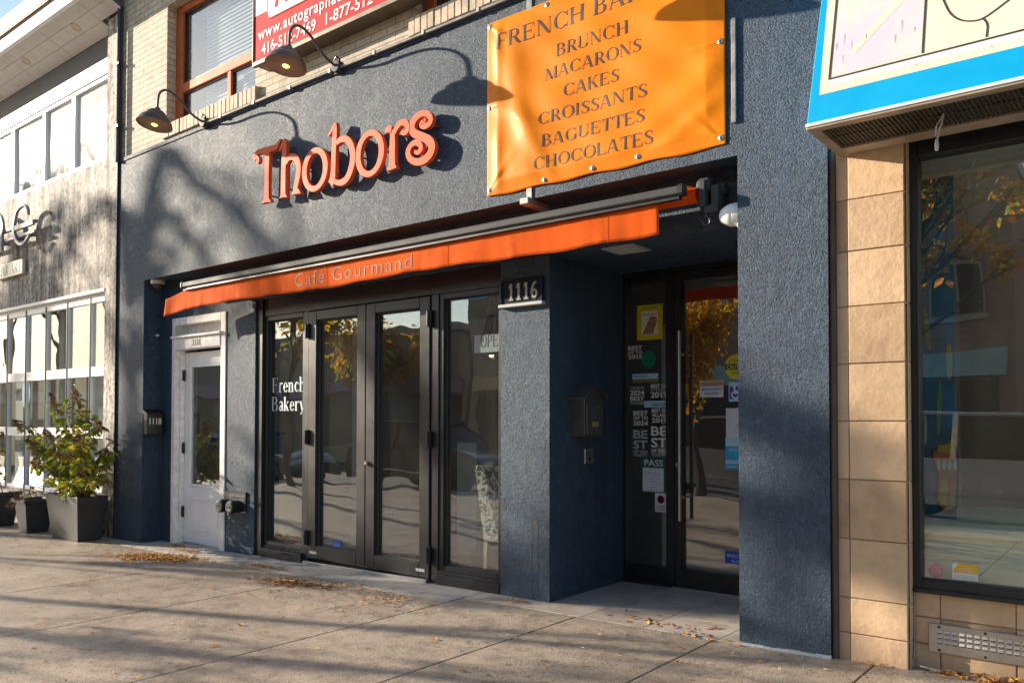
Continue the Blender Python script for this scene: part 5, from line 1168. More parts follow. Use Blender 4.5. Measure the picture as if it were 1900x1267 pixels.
BL = pmat('notice_blue', (.03,.07,.42), .5); LB = pmat('notice_pale_blue', (.34,.60,.74), .5); CY = pmat('notice_cyan', (.02,.34,.62), .5)
w_, g_, k_ = M['white_print'], M['grey_print'], M['print']
def EP(x, y): return None
t = notice('poster', 'yellow food poster with a picture of a baked tray on the entrance glass', *(-3.623,2.099), *(-3.372,2.416)) if False else None
a, b = (-3.623,2.099), (-3.372,2.407)
t = notice('poster', 'yellow food poster with a picture of a baked tray on the entrance glass', a[0], b[0], a[1], b[1], YM, [('Recommended by', .25,.8,.90,.035,k_)], 'poster')
mb = MB(); x0, x1, z0, z1 = a[0], b[0], a[1], b[1]; L_ = x1-x0; H_ = z1-z0
mb.box(x0+.18*L_,x0+.82*L_,GP-.003,GP-.0015,z0+.14*H_,z0+.82*H_); mb.build('picture', M['cream_sign'], t)
mb = MB(); mb.face([(x0+.22*L_,GP-.0034,z0+.17*H_),(x0+.62*L_,GP-.0034,z0+.16*H_),(x0+.80*L_,GP-.0034,z0+.52*H_),(x0+.76*L_,GP-.0034,z0+.64*H_),(x0+.52*L_,GP-.0034,z0+.66*H_)]); mb.build('tray', pmat('tray_brown',(.14,.055,.03),.6,var=.7,vscale=60,col2=(.50,.30,.15)), t)
sans('lettering', 'Cakes & Savoury', k_, t, x0+.22*L_, x0+.78*L_, z0+.70*H_, .06*H_, GP-.0034, bold=.01)
def text_notice(label, a, b, rows, mat=None):
    n = len(rows); t = thing('window_lettering', label, 'window lettering', ((a[0]+b[0])/2,GP,(a[1]+b[1])/2), GRP)
    tot = sum(r[1] for r in rows); z = b[1]; H = b[1]-a[1]
    for s, hgt, m_ in rows:
        h = H*hgt/tot; z -= h; sans('lettering', s, m_, t, a[0], b[0], z+h*.12, h*.76, GP-.001, bold=.022)
    return t
text_notice('white window letters reading BEST OF TO 2025 beside the green disc', (-3.716,1.936), (-3.574,2.058), [('BEST',1,w_),('OF TO',.8,w_),('2025',1,w_)])
c0, c1 = (-3.580,1.854), (-3.436,2.003)
t = notice('round_sticker', 'round green sticker on the entrance glass under the yellow poster', c0[0], c1[0], c0[1], c1[1], GM, [('now',.35,.65,.55,.12,DG),('hiring',.28,.72,.36,.12,DG)], 'sticker', True)
c0, c1 = (-3.673,1.757), (-3.416,1.805)
t = notice('strip_sticker', 'white strip sticker with a brown food picture under the green disc', c0[0], c1[0], c0[1], c1[1], LB, [('Recommended',.06,.6,.45,.25,k_)], 'sticker')
mb = MB(); mb.box(c0[0]+.01,c1[0],GP-.0015,GP,c0[1]-.032,c0[1]-.001); mb.build('picture', pmat('food_strip',(.20,.07,.03),.6,var=.8,vscale=70,col2=(.20,.24,.05)), t)
text_notice('white window letters reading TORONTO 2024 BEST BAKERIES', (-3.695,1.532), (-3.554,1.696), [('TORONTO',.7,g_),('2024',1.2,w_),('BEST',1.1,w_),('BAKERIES',.7,g_)])
text_notice('white window letters reading BEST OF DOWNTOWN 2019', (-3.490,1.586), (-3.328,1.714), [('BEST OF',1,w_),('DOWNTOWN',.6,g_),('2019',1.5,w_)])
c0, c1 = (-3.554,1.507), (-3.328,1.565)
notice('strip_sticker', 'pale blue strip sticker reading RESCUE between the window letters', c0[0], c1[0], c0[1], c1[1], LB, [('RESCUE',.4,.95,.18,.45,k_)], 'sticker')
text_notice('white window letters reading BEST OF TO 2024 under the TORONTO letters', (-3.663,1.345), (-3.517,1.483), [('BEST',1,w_),('OF TO',.8,w_),('2024',1,w_)])
text_notice('white window letters reading BEST OF VILLAGE 2015', (-3.480,1.370), (-3.328,1.500), [('BEST OF',.9,w_),('VILLAGE',.9,w_),('2015',1.1,w_)])
text_notice('grey window letters reading BE ST OF 2023 on the left of the pair', (-3.663,1.074), (-3.522,1.318), [('BE',1.3,g_),('ST',1.3,g_),('OF 2023',.5,g_),('TORONTO',.4,g_)])
text_notice('large white window letters reading BE ST OF 2022', (-3.486,1.079), (-3.334,1.352), [('BE',1.3,w_),('ST',1.3,w_),('OF 2022',.55,w_),('TORONTO',.4,g_)])
c0, c1 = (-3.588,0.768), (-3.335,1.083)
t = notice('inspection_notice', 'green inspection notice with PASS in white on the entrance glass', c0[0], c1[0], c0[1], c1[1], DG, [('PASS',.14,.86,.73,.17,w_)])
mb = MB(); x0, x1, z0, z1 = c0[0], c1[0], c0[1], c1[1]; mb.box(x0+.02,x1-.03,GP-.003,GP-.0015,z0+.01,z0+(z1-z0)*.68); mb.build('paper', pmat('notice_paper',(.62,.66,.72),.6), t)
for k in range(7): sans('lettering', ('food safety inspection','summary','pass','notice','inspected','establishment','public health')[k], k_, t, x0+.05+.03*(k % 3), x1-.06-.03*(k % 2), z0+.02+k*.024, .008, GP-.0036)
c0, c1 = (-3.450,0.604), (-3.336,0.769)
t = notice('no_pets_sign', 'small white NO PETS ALLOWED sign below the green notice', c0[0], c1[0], c0[1], c1[1], pmat('pets_card',(.62,.66,.70),.6), [('NO PETS',.15,.85,.24,.09,k_),('ALLOWED',.15,.85,.10,.09,k_)], 'sign')
cx, cz = (c0[0]+c1[0])/2, c0[1]+(c1[1]-c0[1])*.66; mb = MB(); mb.lathe([(.034,.004),(.034,.003),(.028,.003),(.028,.004)], (cx,GP,cz), 24, Matrix.Rotation(R(90),4,'X')); mb.hexa([(cx-.026,GP-.0045,cz+.018),(cx-.018,GP-.0045,cz+.026),(cx-.018,GP-.002,cz+.026),(cx-.026,GP-.002,cz+.018)],[(cx+.018,GP-.0045,cz-.026),(cx+.026,GP-.0045,cz-.018),(cx+.026,GP-.002,cz-.018),(cx+.018,GP-.002,cz-.026)]); mb.build('red_ring', M['red_rod'], t)
mb = MB(); mb.box(cx-.015,cx+.012,GP-.003,GP-.0015,cz-.004,cz+.006); mb.box(cx+.008,cx+.018,GP-.003,GP-.0015,cz+.0,cz+.014)
for x in (-.014,-.006,.004,.009): mb.box(cx+x,cx+x+.003,GP-.003,GP-.0015,cz-.016,cz-.004)
mb.build('dog_symbol', k_, t)
c0, c1 = (-2.806,1.731), (-2.621,1.935)
t = notice('caution_sticker', 'round yellow sticker reading AUTOMATIC CAUTION DOOR on the glass door', c0[0], c1[0]+.03, c0[1], c1[1], YM, [('AUTOMATIC',.15,.85,.68,.11,k_),('DOOR',.32,.68,.2,.12,k_)], 'sticker', True)
x0, x1, z0, z1 = c0[0], c1[0]+.03, c0[1], c1[1]; mb = MB(); mb.box(x0+.004,x1-.004,GP-.0032,GP-.002,z0+.38*(z1-z0),z0+.62*(z1-z0)); mb.build('black_band', M['black'], t); sans('lettering', 'CAUTION', YM, t, x0+.02, x1-.02, z0+.42*(z1-z0), .16*(z1-z0), GP-.0036, bold=.02)
c0, c1 = (-3.027,1.588), (-2.816,1.727)
t = notice('paper_note', 'pale paper note with lines of print on the glass door', c0[0], c1[0], c0[1], c1[1], pmat('note_paper',(.55,.58,.62),.6), [('THANK YOU FOR NOT',.08,.92,.68,.12,BL),('SMOKING OR VAPING',.1,.9,.42,.12,BL),('WITHIN 9 METRES',.2,.8,.16,.12,BL)], 'note')
mb = MB(); mb.box(c0[0]+.004,c1[0]-.004,GP-.0026,GP-.0016,c1[1]-.046,c1[1]-.006); mb.build('orange_band', pmat('note_orange',(.50,.25,.12),.6), t)
c0, c1 = (-2.770,1.549), (-2.631,1.708)
t = notice('wheelchair_sticker', 'blue and white wheelchair sticker on the glass door', c0[0], c1[0], c0[1], c1[1], LB, (), 'sticker'); x0, x1, z0, z1 = c0[0], c1[0], c0[1], c1[1]
mb = MB(); mb.box(x0+.008,x1-.008,GP-.0028,GP-.0015,z0+.02,z1-.035); mb.build('blue_field', BL, t)
mb = MB(); W_, H_ = x1-x0, z1-z0; S = lambda u, v: (x0+W_*u, z0+H_*v)
for i, st_ in enumerate(([S(.36,.66)+(.016,),S(.38,.5)+(.018,),S(.40,.42)+(.016,)],[S(.40,.43)+(.015,),S(.62,.42)+(.015,),S(.72,.22)+(.015,),S(.82,.24)+(.015,)],[S(.30,.50)+(.013,),S(.20,.36)+(.013,),S(.30,.2)+(.013,),S(.48,.17)+(.013,),S(.60,.28)+(.013,)],[S(.40,.54)+(.012,),S(.58,.54)+(.012,)])):
    for pg in rb(st_, 6): mb.face([(p[0],GP-.0032-.0002*i,p[1]) for p in pg])
mb.lathe([(0,.005),(.013,.005),(.013,.004)], (S(.36,.76)[0],GP,S(.36,.76)[1]), 12, Matrix.Rotation(R(90),4,'X')); mb.build('wheelchair_symbol', M['white_print'], t)
c0, c1 = (-2.795,1.253), (-2.614,1.495)
t = notice('white_notice', 'white rounded notice with a big letter A on the glass door', c0[0], c1[0], c0[1], c1[1], pmat('white_card',(.62,.65,.68),.6), [('A',.42,.72,.28,.22,g_),('STORE',.3,.95,.1,.13,g_)])
c0, c1 = (-2.800,0.998), (-2.616,1.252)
t = notice('cyan_notice', 'bright blue printed notice under the white rounded one on the glass door', c0[0], c1[0], c0[1], c1[1], CY, [('WELCOME',.2,.9,.74,.06,w_),('PLEASE READ',.2,.9,.60,.06,w_),('THANK YOU',.1,.6,.06,.05,w_)])
mb = MB(); mb.box(c0[0],c1[0],GP-.0028,GP-.0015,c1[1]-.065,c1[1]); mb.box(c0[0],c1[0],GP-.0028,GP-.0015,c0[1]+.045,c0[1]+.075); mb.build('white_band', LB, t)
c0, c1 = (-2.809,0.232), (-2.593,0.333)
notice('alarm_sticker', 'dark blue alarm sticker low on the glass door', c0[0], c1[0], c0[1], c1[1], BL, [('MARCOM',.08,.8,.5,.28,LB),('ALARM',.25,.75,.12,.24,LB)], 'sticker')

# shopfront glass: lettering, OPEN sign, alarm sticker
gy = YF+.058
wl = thing('window_lettering', 'pale serif letters reading French Bakery on the narrow left pane', 'window lettering', (-6.9,gy,1.65))
serif('lettering', 'French', M['frost'], wl, -7.521-.01, -6.959, 1.694-.005, .155, gy, track=.02)
serif('lettering', 'Bakery', M['frost'], wl, -7.529-.01, -6.958, 1.495-.005, .150, gy, track=.02)
og = thing('open_sign', 'white OPEN sign hanging inside the right fixed pane', 'sign', (-4.4,.4,2.0))
a, b = (-4.685,1.979), (-4.293,2.132); mb = MB(); mb.box(a[0],b[0],.40,.408,a[1],b[1]); mb.build('board', pmat('open_board',(.62,.68,.70),.5), og)
serif('lettering', 'OPEN', k_, og, a[0]+.07, b[0]-.05, a[1]+.045, .11, .3985)
mb = MB(); mb.tube([(a[0]+.08,.404,b[1]),((a[0]+b[0])/2,.404,b[1]+.35),(b[0]-.08,.404,b[1])], .002, 5); mb.build('cord', M['silver_print'], og)
t = thing('alarm_sticker', 'small dark blue sticker low on the left folding door glass', 'sticker', (-6.2,gy,.2)); a, b = (-6.476,0.105), (-6.344,0.182); mb = MB(); mb.box(a[0],b[0],YF+.0385,YF+.0405,a[1],b[1]+.02); mb.build('card', BL, t)
for k in range(3): sans('lettering', ('MARCOM','SECURITY','ALARM')[k], LB, t, a[0]+.02, b[0]-.02, a[1]+.055-k*.022, .014, YF+.0375)
t = thing('strip_sticker', 'small blue strip sticker at the top of the right fixed pane', 'sticker', (-4.4,gy,2.4)); a, b = (-4.700,2.435), (-4.467,2.478); mb = MB(); mb.box(a[0],b[0],gy+.001,gy+.0025,a[1],b[1]); mb.build('card', CY, t); sans('lettering', 'PROTECTED', w_, t, a[0]+.03, b[0]-.02, a[1]+.03, .03, gy)

# upholstered chair just inside the right pane
chM = bpy.data.materials.new('damask_cloth'); tt, out = nodes(chM); b_ = N(tt,'ShaderNodeBsdfPrincipled', i_Roughness=.8)
n1 = N(tt,'ShaderNodeTexNoise', i_Scale=13., i_Detail=4., i_Distortion=2.2); tt.links.new(pos(tt), n1.inputs['Vector']); rr = ramp(tt, [(.46,(.035,.055,.09)),(.52,(.62,.60,.52))]); tt.links.new(n1.outputs['Fac'], rr.inputs[0]); tt.links.new(rr.outputs[0], b_.inputs['Base Color']); tt.links.new(b_.outputs[0], out.inputs[0])
ch = thing('dining_chair', 'upholstered chair in blue and cream patterned cloth inside the right pane', 'chair', (-4.5,.75,0))
a, b = (-4.823,0.993), (-4.770,0.315); xl = a[0]
mb = MB(); mb.hexa([(b[0]+.02,.60,b[1]),(b[0]+.46,.60,b[1]),(b[0]+.46,.69,b[1]),(b[0]+.02,.69,b[1])],[(a[0],.55,a[1]),(a[0]+.5,.55,a[1]),(a[0]+.5,.63,a[1]),(a[0],.63,a[1])]); mb.build('backrest', chM, ch, bevel=.025, seg=3)
mb = MB(); mb.box(b[0]+.01,b[0]+.47,.66,1.12,b[1]-.02,b[1]+.11); mb.build('seat', chM, ch, bevel=.02, seg=2)
for dx, y in ((.04,.63),(.44,.63),(.04,1.08),(.44,1.08)):
    mb = MB(); mb.hexa([(b[0]+dx-.012,y-.012-.02,-.05),(b[0]+dx+.012,y-.012-.02,-.05),(b[0]+dx+.012,y+.012-.02,-.05),(b[0]+dx-.012,y+.012-.02,-.05)],[(b[0]+dx-.022,y-.022,b[1]),(b[0]+dx+.022,y-.022,b[1]),(b[0]+dx+.022,y+.022,b[1]),(b[0]+dx-.022,y+.022,b[1])]); mb.build('leg', pmat('pale_wood',(.50,.42,.30),.5) if dx == .04 and y == .63 else bpy.data.materials['pale_wood'], ch)
pd = thing('pendant_lamp', 'small lit pendant lamp inside, seen through the left folding door', 'lamp', (0,0,0), 'pendant lamps inside the bakery')
mb = MB(); mb.tube([(0,0,0),(0,0,-.55)], .005, 6); mb.build('cord', M['black'], pd); mb = MB(); mb.lathe([(.012,-.53),(.03,-.55),(.10,-.63),(.105,-.64)], (0,0,0), 16); mb.build('lamp_shade', M['dark_metal'], pd)
mb = MB(); mb.lathe([(0,-.58),(.022,-.595),(.032,-.625),(.022,-.655),(0,-.665)], (0,0,0), 12); mb.build('bulb', M['bulb_in'], pd)
pd.location = (-7.6,1.7,2.745); 
p2_ = copy_tree(pd); p2_.location = (-5.75,1.9,2.745); p2_['label'] = 'small lit pendant lamp inside, seen through the right fixed pane'
dc_ = thing('entry_desk', 'dark counter inside behind the glass entrance door', 'counter', (-2.9,3,0)); mb = MB(); mb.box(-2.9,-2.15,3.0,3.6,-.02,1.0); mb.build('body', M['room'], dc_); mb = MB(); mb.box(-2.93,-2.12,2.97,3.63,1.0,1.04); mb.build('top', M['room_pale'], dc_)

# ------------------------------------------------------------------ planters and shrubs
def planter(label, xb, yb, xt, yt, h, rim):
    cx = (xb[0]+xb[1])/2; cy = (yb[0]+yb[1])/2
    z = gz(cx); t = thing('planter', label, 'planter', (cx,cy,z))
    mb = MB()
    def sq(xs_, ys_, g, zz): return [(xs_[0]+g,ys_[0]+g,zz),(xs_[1]-g,ys_[0]+g,zz),(xs_[1]-g,ys_[1]-g,zz),(xs_[0]+g,ys_[1]-g,zz)]
    vs = sq(xb,yb,0,z)+sq(xt,yt,0,z+h)+sq(xt,yt,.025,z+h)+sq(xt,yt,.04,z+h-.07); fs = [(0,3,2,1)]
    for k in range(3):
        for i in range(4): j = (i+1) % 4; fs.append((k*4+i,k*4+j,k*4+4+j,k*4+4+i))
    mb.add(vs, fs); body = mb.build('pot', M['planter'], t, bevel=.006)
    if rim:
        mb = MB(); z0, z1 = z+h-.05, z+h+.002; x0, x1, y0, y1 = xt[0]-.02, xt[1]+.02, yt[0]-.02, yt[1]+.02
        mb.box(x0,x1,y0,y0+.02,z0,z1); mb.box(x0,x1,y1-.02,y1,z0,z1); mb.box(x0,x0+.02,y0+.02,y1-.02,z0,z1); mb.box(x1-.02,x1,y0+.02,y1-.02,z0,z1); mb.build('rim', M['planter'], body, bevel=.005)
    mb = MB(); n_ = 8; vs = []; rg = random.Random(int(cx*100))
    for j in range(n_+1):
        for i in range(n_+1): vs.append((xt[0]+.035+(xt[1]-xt[0]-.07)*i/n_, yt[0]+.035+(yt[1]-yt[0]-.07)*j/n_, z+h-.06+.02*rg.random()))
    mb.add(vs, [(j*(n_+1)+i,j*(n_+1)+i+1,(j+1)*(n_+1)+i+1,(j+1)*(n_+1)+i) for j in range(n_) for i in range(n_)]); mb.build('soil', M['soil'], t)
    return t
PB = (-10.80,-.29)
planter('large tapered charcoal planter holding the leafy shrub beside the blue pier', (-11.17,-10.43), (-.42,-.14), (-11.26,-10.34), (-.47,-.09), .56, False)
planter('small charcoal planter with a rim, between the larger planters', (-12.12,-11.87), (-.45,-.18), (-12.2,-11.8), (-.50,-.13), .455, True)
planter('charcoal planter at the left edge of the photograph', (-13.75,-13.05), (-.48,-.18), (-13.82,-12.97), (-.53,-.13), .50, True)
def leaf(mb, p, d, n, L, Wd, mi, fold=.25):
    d = d.normalized(); s = d.cross(n)
    if s.length < 1e-3: s = d.cross(Vector((.3,.5,.8)))
    s.normalize(); n = s.cross(d).normalized()
    a = p; t = p+d*L-n*L*.15; m1 = p+d*L*.35; m2 = p+d*L*.72-n*L*.05
    l1, r1 = m1+s*Wd*.5+n*Wd*fold, m1-s*Wd*.5+n*Wd*fold; l2, r2 = m2+s*Wd*.42+n*Wd*fold*.8, m2-s*Wd*.42+n*Wd*fold*.8
    mb.face([a,m1,l1],mi); mb.face([a,r1,m1],mi); mb.face([m1,m2,l2,l1],mi); mb.face([m1,r1,r2,m2],mi); mb.face([m2,t,l2],mi); mb.face([m2,r2,t],mi)
def rv(rg): 
    while True:
        v = Vector((rg.uniform(-1,1),rg.uniform(-1,1),rg.uniform(-1,1)))
        if .1 < v.length < 1: return v.normalized()
def shrub(label, cx, cy, z0, tips, seed, dens):
    """stems from the pot to each tip (x, y, z), leaves along them, dry bloom heads at the ends"""
    rg = random.Random(seed); t = thing('shrub', label, 'shrub', (cx,cy,z0)); st, lf, bl = MB(), MB(), MB()
    for (tx, ty, tz, head) in tips:
        a = Vector((cx+rg.uniform(-.16,.16), cy+rg.uniform(-.08,.08), z0)); b = Vector((tx,ty,tz)); mid = a.lerp(b,.5)+Vector((rg.uniform(-.06,.06),rg.uniform(-.06,.06),.12))
        P = [Vector(p) for p in smooth([tuple(a),tuple(mid),tuple(b)],7)]; st.tube(P, [.007-.004*i/len(P) for i in range(len(P))], 5)
        L = (b-a).length
        for k in range(int(dens*L)):
            u = rg.random()**.75; i = min(int(u*(len(P)-1)), len(P)-2); p = P[i].lerp(P[i+1], rg.random()); d = rv(rg); d.z = d.z*.5-.05
            q_ = p+d*rg.uniform(.02,.10); sz = rg.uniform(.055,.105)
            leaf(lf, q_, d+Vector((0,0,-.35)), Vector((0,0,1))+rv(rg)*.7, sz, sz*.62, 0 if rg.random() < .62 else (1 if rg.random() < .8 else 2))
        if head:
            ax = (b-P[-4]).normalized(); ln = head
            for k in range(int(650*head)+40):
                u = rg.random(); rr_ = .065*(1-u*.75)*rg.random()**.4; w1 = rv(rg); w1 = (w1-ax*w1.dot(ax)).normalized()
                p = b+ax*(u*ln-.3*ln)+w1*rr_; n_ = rv(rg); s = rg.uniform(.008,.016); e1 = n_.cross(Vector((.2,.4,.9))).normalized()*s; e2 = n_.cross(e1).normalized()*s
                bl.face([p-e1,p-e2,p+e1,p+e2], 0)
    st.build('stem', M['stem'], t); lf.build('leaves', [M['leaf_g'],M['leaf_y'],M['leaf_r']], t)
    if bl.f: bl.build('bloom_heads', M['leaf_r'], t)
    return t
def sp(x, y, Y): return None
tips = []
for (p, Y, hd) in (((-10.590,1.683),-.40,.20),((-10.933,1.598),-.5,.20),((-11.763,1.329),-.6,.16),((-10.111,1.316),-.35,.13),((-11.343,1.068),-.6,.15),((-10.611,1.197),-.7,.15),((-9.806,1.164),-.7,.15),((-9.894,1.008),-.35,.12),((-10.784,0.838),-.75,.15),((-10.059,0.973),-.8,.15),((-10.441,1.448),-.3,0),((-11.045,1.310),-.3,0),((-9.809,0.841),-.45,0),((-9.500,0.898),-.8,0),((-10.344,0.677),-.8,0),((-9.454,0.683),-.7,0),((-9.648,0.652),-.85,0),((-10.910,1.106),-.4,0),((-10.122,1.058),-.5,0),((-9.630,0.725),-.5,0),((-11.604,0.937),-.4,.12),((-10.613,0.719),-.6,.1)):
    tips.append((p[0],Y,p[1],hd))
shrub('green and yellow shrub with dry reddish bloom heads in the large planter', PB[0], PB[1], gz(PB[0])+.52, tips, 5, 78)
shrub('sparse dying shrub with a few dry heads in the small planter', -12.0, -.31, gz(-12)+.41, [(-11.75,-.62,.38,.08),(-12.0,-.31,1.0,0),(-11.7,-.7,.30,.10)], 9, 8)
shrub('tall bare twigs with a few dry leaves in the planter at the left edge', -13.3, -.33, gz(-13)+.46, [(-12.95,-.4,1.15,.1),(-13.4,-.5,1.25,.12),(-13.1,-.6,.95,.1),(-13.55,-.35,1.5,.16),(-13.3,-.6,1.1,.14)], 10, 22)

# ------------------------------------------------------------------ fallen leaves
rg = random.Random(21); mb = MB()
LM = [M['litter1'],M['litter2'],M['litter3'],M['litter4']]
def litter(x, y, s, z=.004, wts=(5,3,2,2)):
    a = rg.uniform(0,6.28); mi = rg.choices(range(4), wts)[0]; c, s_ = math.cos(a)*s, math.sin(a)*s; k = rg.uniform(.3,.55); h = rg.uniform(.001,.010)*(s/.02); z0 = gz(x)+z+rg.random()*.003
    P0 = Vector((x,y,z0)); d = Vector((c,s_,rg.uniform(-.05,.05)*s)); n = Vector((-s_*k,c*k,0))
    mb.face([P0-d,P0+n+Vector((0,0,h)),P0+Vector((0,0,h*.4)),P0-n+Vector((0,0,h*rg.random()))],mi); mb.face([P0+d,P0-n+Vector((0,0,h*rg.random())),P0+Vector((0,0,h*.4)),P0+n+Vector((0,0,h))],mi)
def pile(cx, cy, rx, ry, n, s=.017, hgt=.02, ang=0., wts=(5,3,2,2)):
    for _ in range(n):
        u, v = rg.gauss(0,.42), rg.gauss(0,.42); x = cx+u*rx*math.cos(ang)-v*ry*math.sin(ang); y = cy+u*rx*math.sin(ang)+v*ry*math.cos(ang)
        litter(x, y, s*rg.uniform(.6,1.4), .004+hgt*max(0,1-(u*u+v*v))*rg.random(), wts)
for _ in range(1500): litter(rg.uniform(-14,-.6), -.25-3.4*rg.random()**1.6, rg.uniform(.007,.022), wts=(3,3,2,6))
for _ in range(900): x = rg.uniform(-12,-4.5); litter(x, -.2-.9*rg.random()**1.5, rg.uniform(.007,.02), wts=(4,4,2,4))
pile(-8.42,-.47,.62,.22,1700,.023,.026,.25,(6,1,5,2)); pile(-8.6,-.02,.5,.10,220,.018); pile(-7.0,-.13,.45,.08,200,.018); pile(-6.05,-.48,.5,.16,480,.022,.015,.1,(3,6,1,1)); pile(-5.6,-.3,.8,.2,160,.018); pile(-4.9,-.45,.5,.2,110,.018)
pile(-3.95,.10,.25,.06,80,.016); pile(-2.75,.15,.5,.18,26,.028,.004,0,(4,3,2,3)); pile(-2.3,-.05,.3,.2,16,.028,.004); pile(-.55,.06,.55,.07,420,.022,.03,.0,(5,5,1,2)); pile(-.1,.03,.5,.07,300,.022,.03); pile(-1.3,-.01,.12,.03,30,.016)
pile(-9.1,.12,.2,.08,120,.016); pile(-10.8,-.15,.8,.06,120,.015)
for x, y, s in ((-5.05,-1.65,.05),(-4.72,-2.05,.055),(-6.4,-1.05,.045),(-5.9,-1.9,.03),(-4.3,-.62,.04),(-4.9,-.7,.035),(-3.1,-1.5,.04),(-2.35,-.35,.04),(-3.7,-1.1,.035),(-6.6,-1.75,.04)): litter(x, y, s*.8, .006, (6,1,3,1))
setp(mb.build('fallen_leaves', LM), label='small dry orange and brown leaves scattered and drifted over the pavement', cat='fallen leaves', kind='stuff')

# ------------------------------------------------------------------ street behind the camera (seen in the glass, casts the dappled shade)
def tree(label, x, y, H, seed, nleaf, mats, spread=2.6, z0=2.6, lean=(0,0), leafscale=1., drop=0., zone=(0,99)):
    rg = random.Random(seed); t = thing('street_tree', label, 'tree', (x,y,gz(max(x,-60))), 'street trees along the kerb'); wd, lf = MB(), MB(); tips = []
    def grow(p, d, L, r, lv):
        n_ = 6; P = [p]; dd = d.copy(); 
        for i in range(n_):
            dd = (dd+rv(rg)*.16+Vector((0,0,.05 if lv else .0))).normalized(); P.append(P[-1]+dd*L/n_)
        wd.tube(P, [r*(1-.5*i/n_) for i in range(n_+1)], 8 if lv < 2 else 5)
        if lv >= 2: tips.extend(P[2:])
        if lv < 4:
            for k in range((5,4,3,3)[lv]):
                q_ = P[-1] if k == 0 else P[rg.randint(3,n_)]; a = rg.uniform(0,6.28); up = rg.uniform(.25,.75)
                nd = (dd*.45+Vector((math.cos(a),math.sin(a),up))*.8).normalized(); grow(q_, nd, L*rg.uniform(.55,.75)*(1.05 if lv == 0 else 1), r*.48, lv+1)
    Lt = H*.36; base = Vector((x,y,gz(max(x,-60))-.1)); wd.tube([base,base+Vector((0,0,.25))],[.19*H/7,.14*H/7],10); grow(base+Vector((0,0,.1)), Vector((lean[0],lean[1],1)), Lt, .135*H/7, 0)
    wd.build('trunk', M['bark'], t)
    tips = [p for p in tips if zone[0] < p.z < zone[1]]
    for k in range(nleaf):
        p = rg.choice(tips)+rv(rg)*rg.uniform(.02,.30)+Vector((0,0,-drop*rg.random())); d = rv(rg); d.z = -abs(d.z)*.6-.2; d.normalize(); L = rg.uniform(.14,.24)*leafscale; s = d.cross(rv(rg)).normalized()*L*.30; mi = rg.choices(range(3),(5,3,2))[0]; m_ = p+d*L*.5+Vector((0,0,.02))
        lf.face([p,m_+s,m_-s*.0,m_-s],mi); lf.face([p+d*L,m_-s,m_,m_+s],mi)
    if lf.f: lf.build('crown', mats, t)
    return t
TY = [M['t_y'],M['t_o'],M['t_g']]
def leaves_at(lf, rg, c, r, n, sc_=1.):
    for k in range(n):
        p = c+rv(rg)*r*rg.random()**.5; d = rv(rg); d.z = -abs(d.z)*.6-.2; d.normalize(); L = rg.uniform(.13,.22)*sc_; s = d.cross(rv(rg)).normalized()*L*.30; mi = rg.choices(range(3),(5,3,2))[0]; m_ = p+d*L*.5+Vector((0,0,.02))
        lf.face([p,m_+s,m_,m_-s],mi); lf.face([p+d*L,m_-s,m_,m_+s],mi)
def limb_tree(label, x, y, top, spots, seed, twigs=(), r0=.13, boughs=()):
    """trunk with limbs reaching out to the given leaf clusters (x, y, z, radius, leaves); twigs are bare limbs"""
    rg = random.Random(seed); t = thing('street_tree', label, 'tree', (x,y,gz(x)), 'street trees along the kerb'); wd, lf = MB(), MB()
    zb = gz(x)-.1; P = [Vector((x+.12*math.sin(z*.9+seed), y+.10*math.cos(z*.7+seed), zb+z)) for z in [top*i/10 for i in range(11)]]
    wd.tube(P, [r0*1.3]+[r0*(1-.80*i/10) for i in range(1,11)], 10)
    def limb(c, r_):
        k = max(2, min(9, int(10*(c.z-zb-.55*math.hypot(c.x-x,c.y-y)-.3)/top))); a = P[k]; m_ = a.lerp(c,.5)+Vector((rg.uniform(-.12,.12),rg.uniform(-.12,.12),-.08))
        Q = [Vector(q_) for q_ in smooth([tuple(a),tuple(m_),tuple(c)],6)]; n_ = len(Q); wd.tube(Q, [r_*(1-.8*i/n_) for i in range(n_)], 6)
        for j in range(5):
            b_ = Q[rg.randint(n_//2,n_-1)]; d = (c-a).normalized()+rv(rg)*.8; L = rg.uniform(.25,.7); wd.tube([b_,b_+d*L*.5+rv(rg)*.04,b_+d*L], [.012,.009,.004], 4)
    for (cx,cy,cz,r,n) in spots: c = Vector((cx,cy,cz)); limb(c, .045); leaves_at(lf, rg, c, r, n)
    for (cx,cy,cz) in twigs: limb(Vector((cx,cy,cz)), .085); leaves_at(lf, rg, Vector((cx,cy,cz)), .28, 4)
    for (pts_, ra, rb_2) in boughs:                         # heavy limbs: from the trunk through the given points
        c0 = Vector(pts_[0]); k = max(2, min(9, int(10*(c0.z-zb-.35*math.hypot(c0.x-x,c0.y-y))/top))); Q = smooth([tuple(P[k])]+[tuple(q_) for q_ in pts_], 6); n_ = len(Q)
        wd.tube(Q, [ra+(rb_2-ra)*i/n_ for i in range(n_)], 8)
        for j in range(6): b_ = Vector(Q[rg.randint(n_//3,n_-1)]); d = rv(rg); L = rg.uniform(.3,.9); wd.tube([b_,b_+d*L*.5+rv(rg)*.05,b_+d*L], [.022,.015,.006], 5)
    wd.build('trunk', M['bark'], t); lf.build('crown', TY, t); return t
def bp_(p, Y): return back(p[0], p[1], Y)
KX, KZ = math.cos(AZ)/math.sin(AZ), math.tan(EL)/math.sin(AZ)
def back(X, Z, Y, y=0.): return (X-KX*(y-Y), Y, Z+KZ*(y-Y))       # the place at depth Y whose shade falls on (X, y, Z)
rgs = random.Random(77)
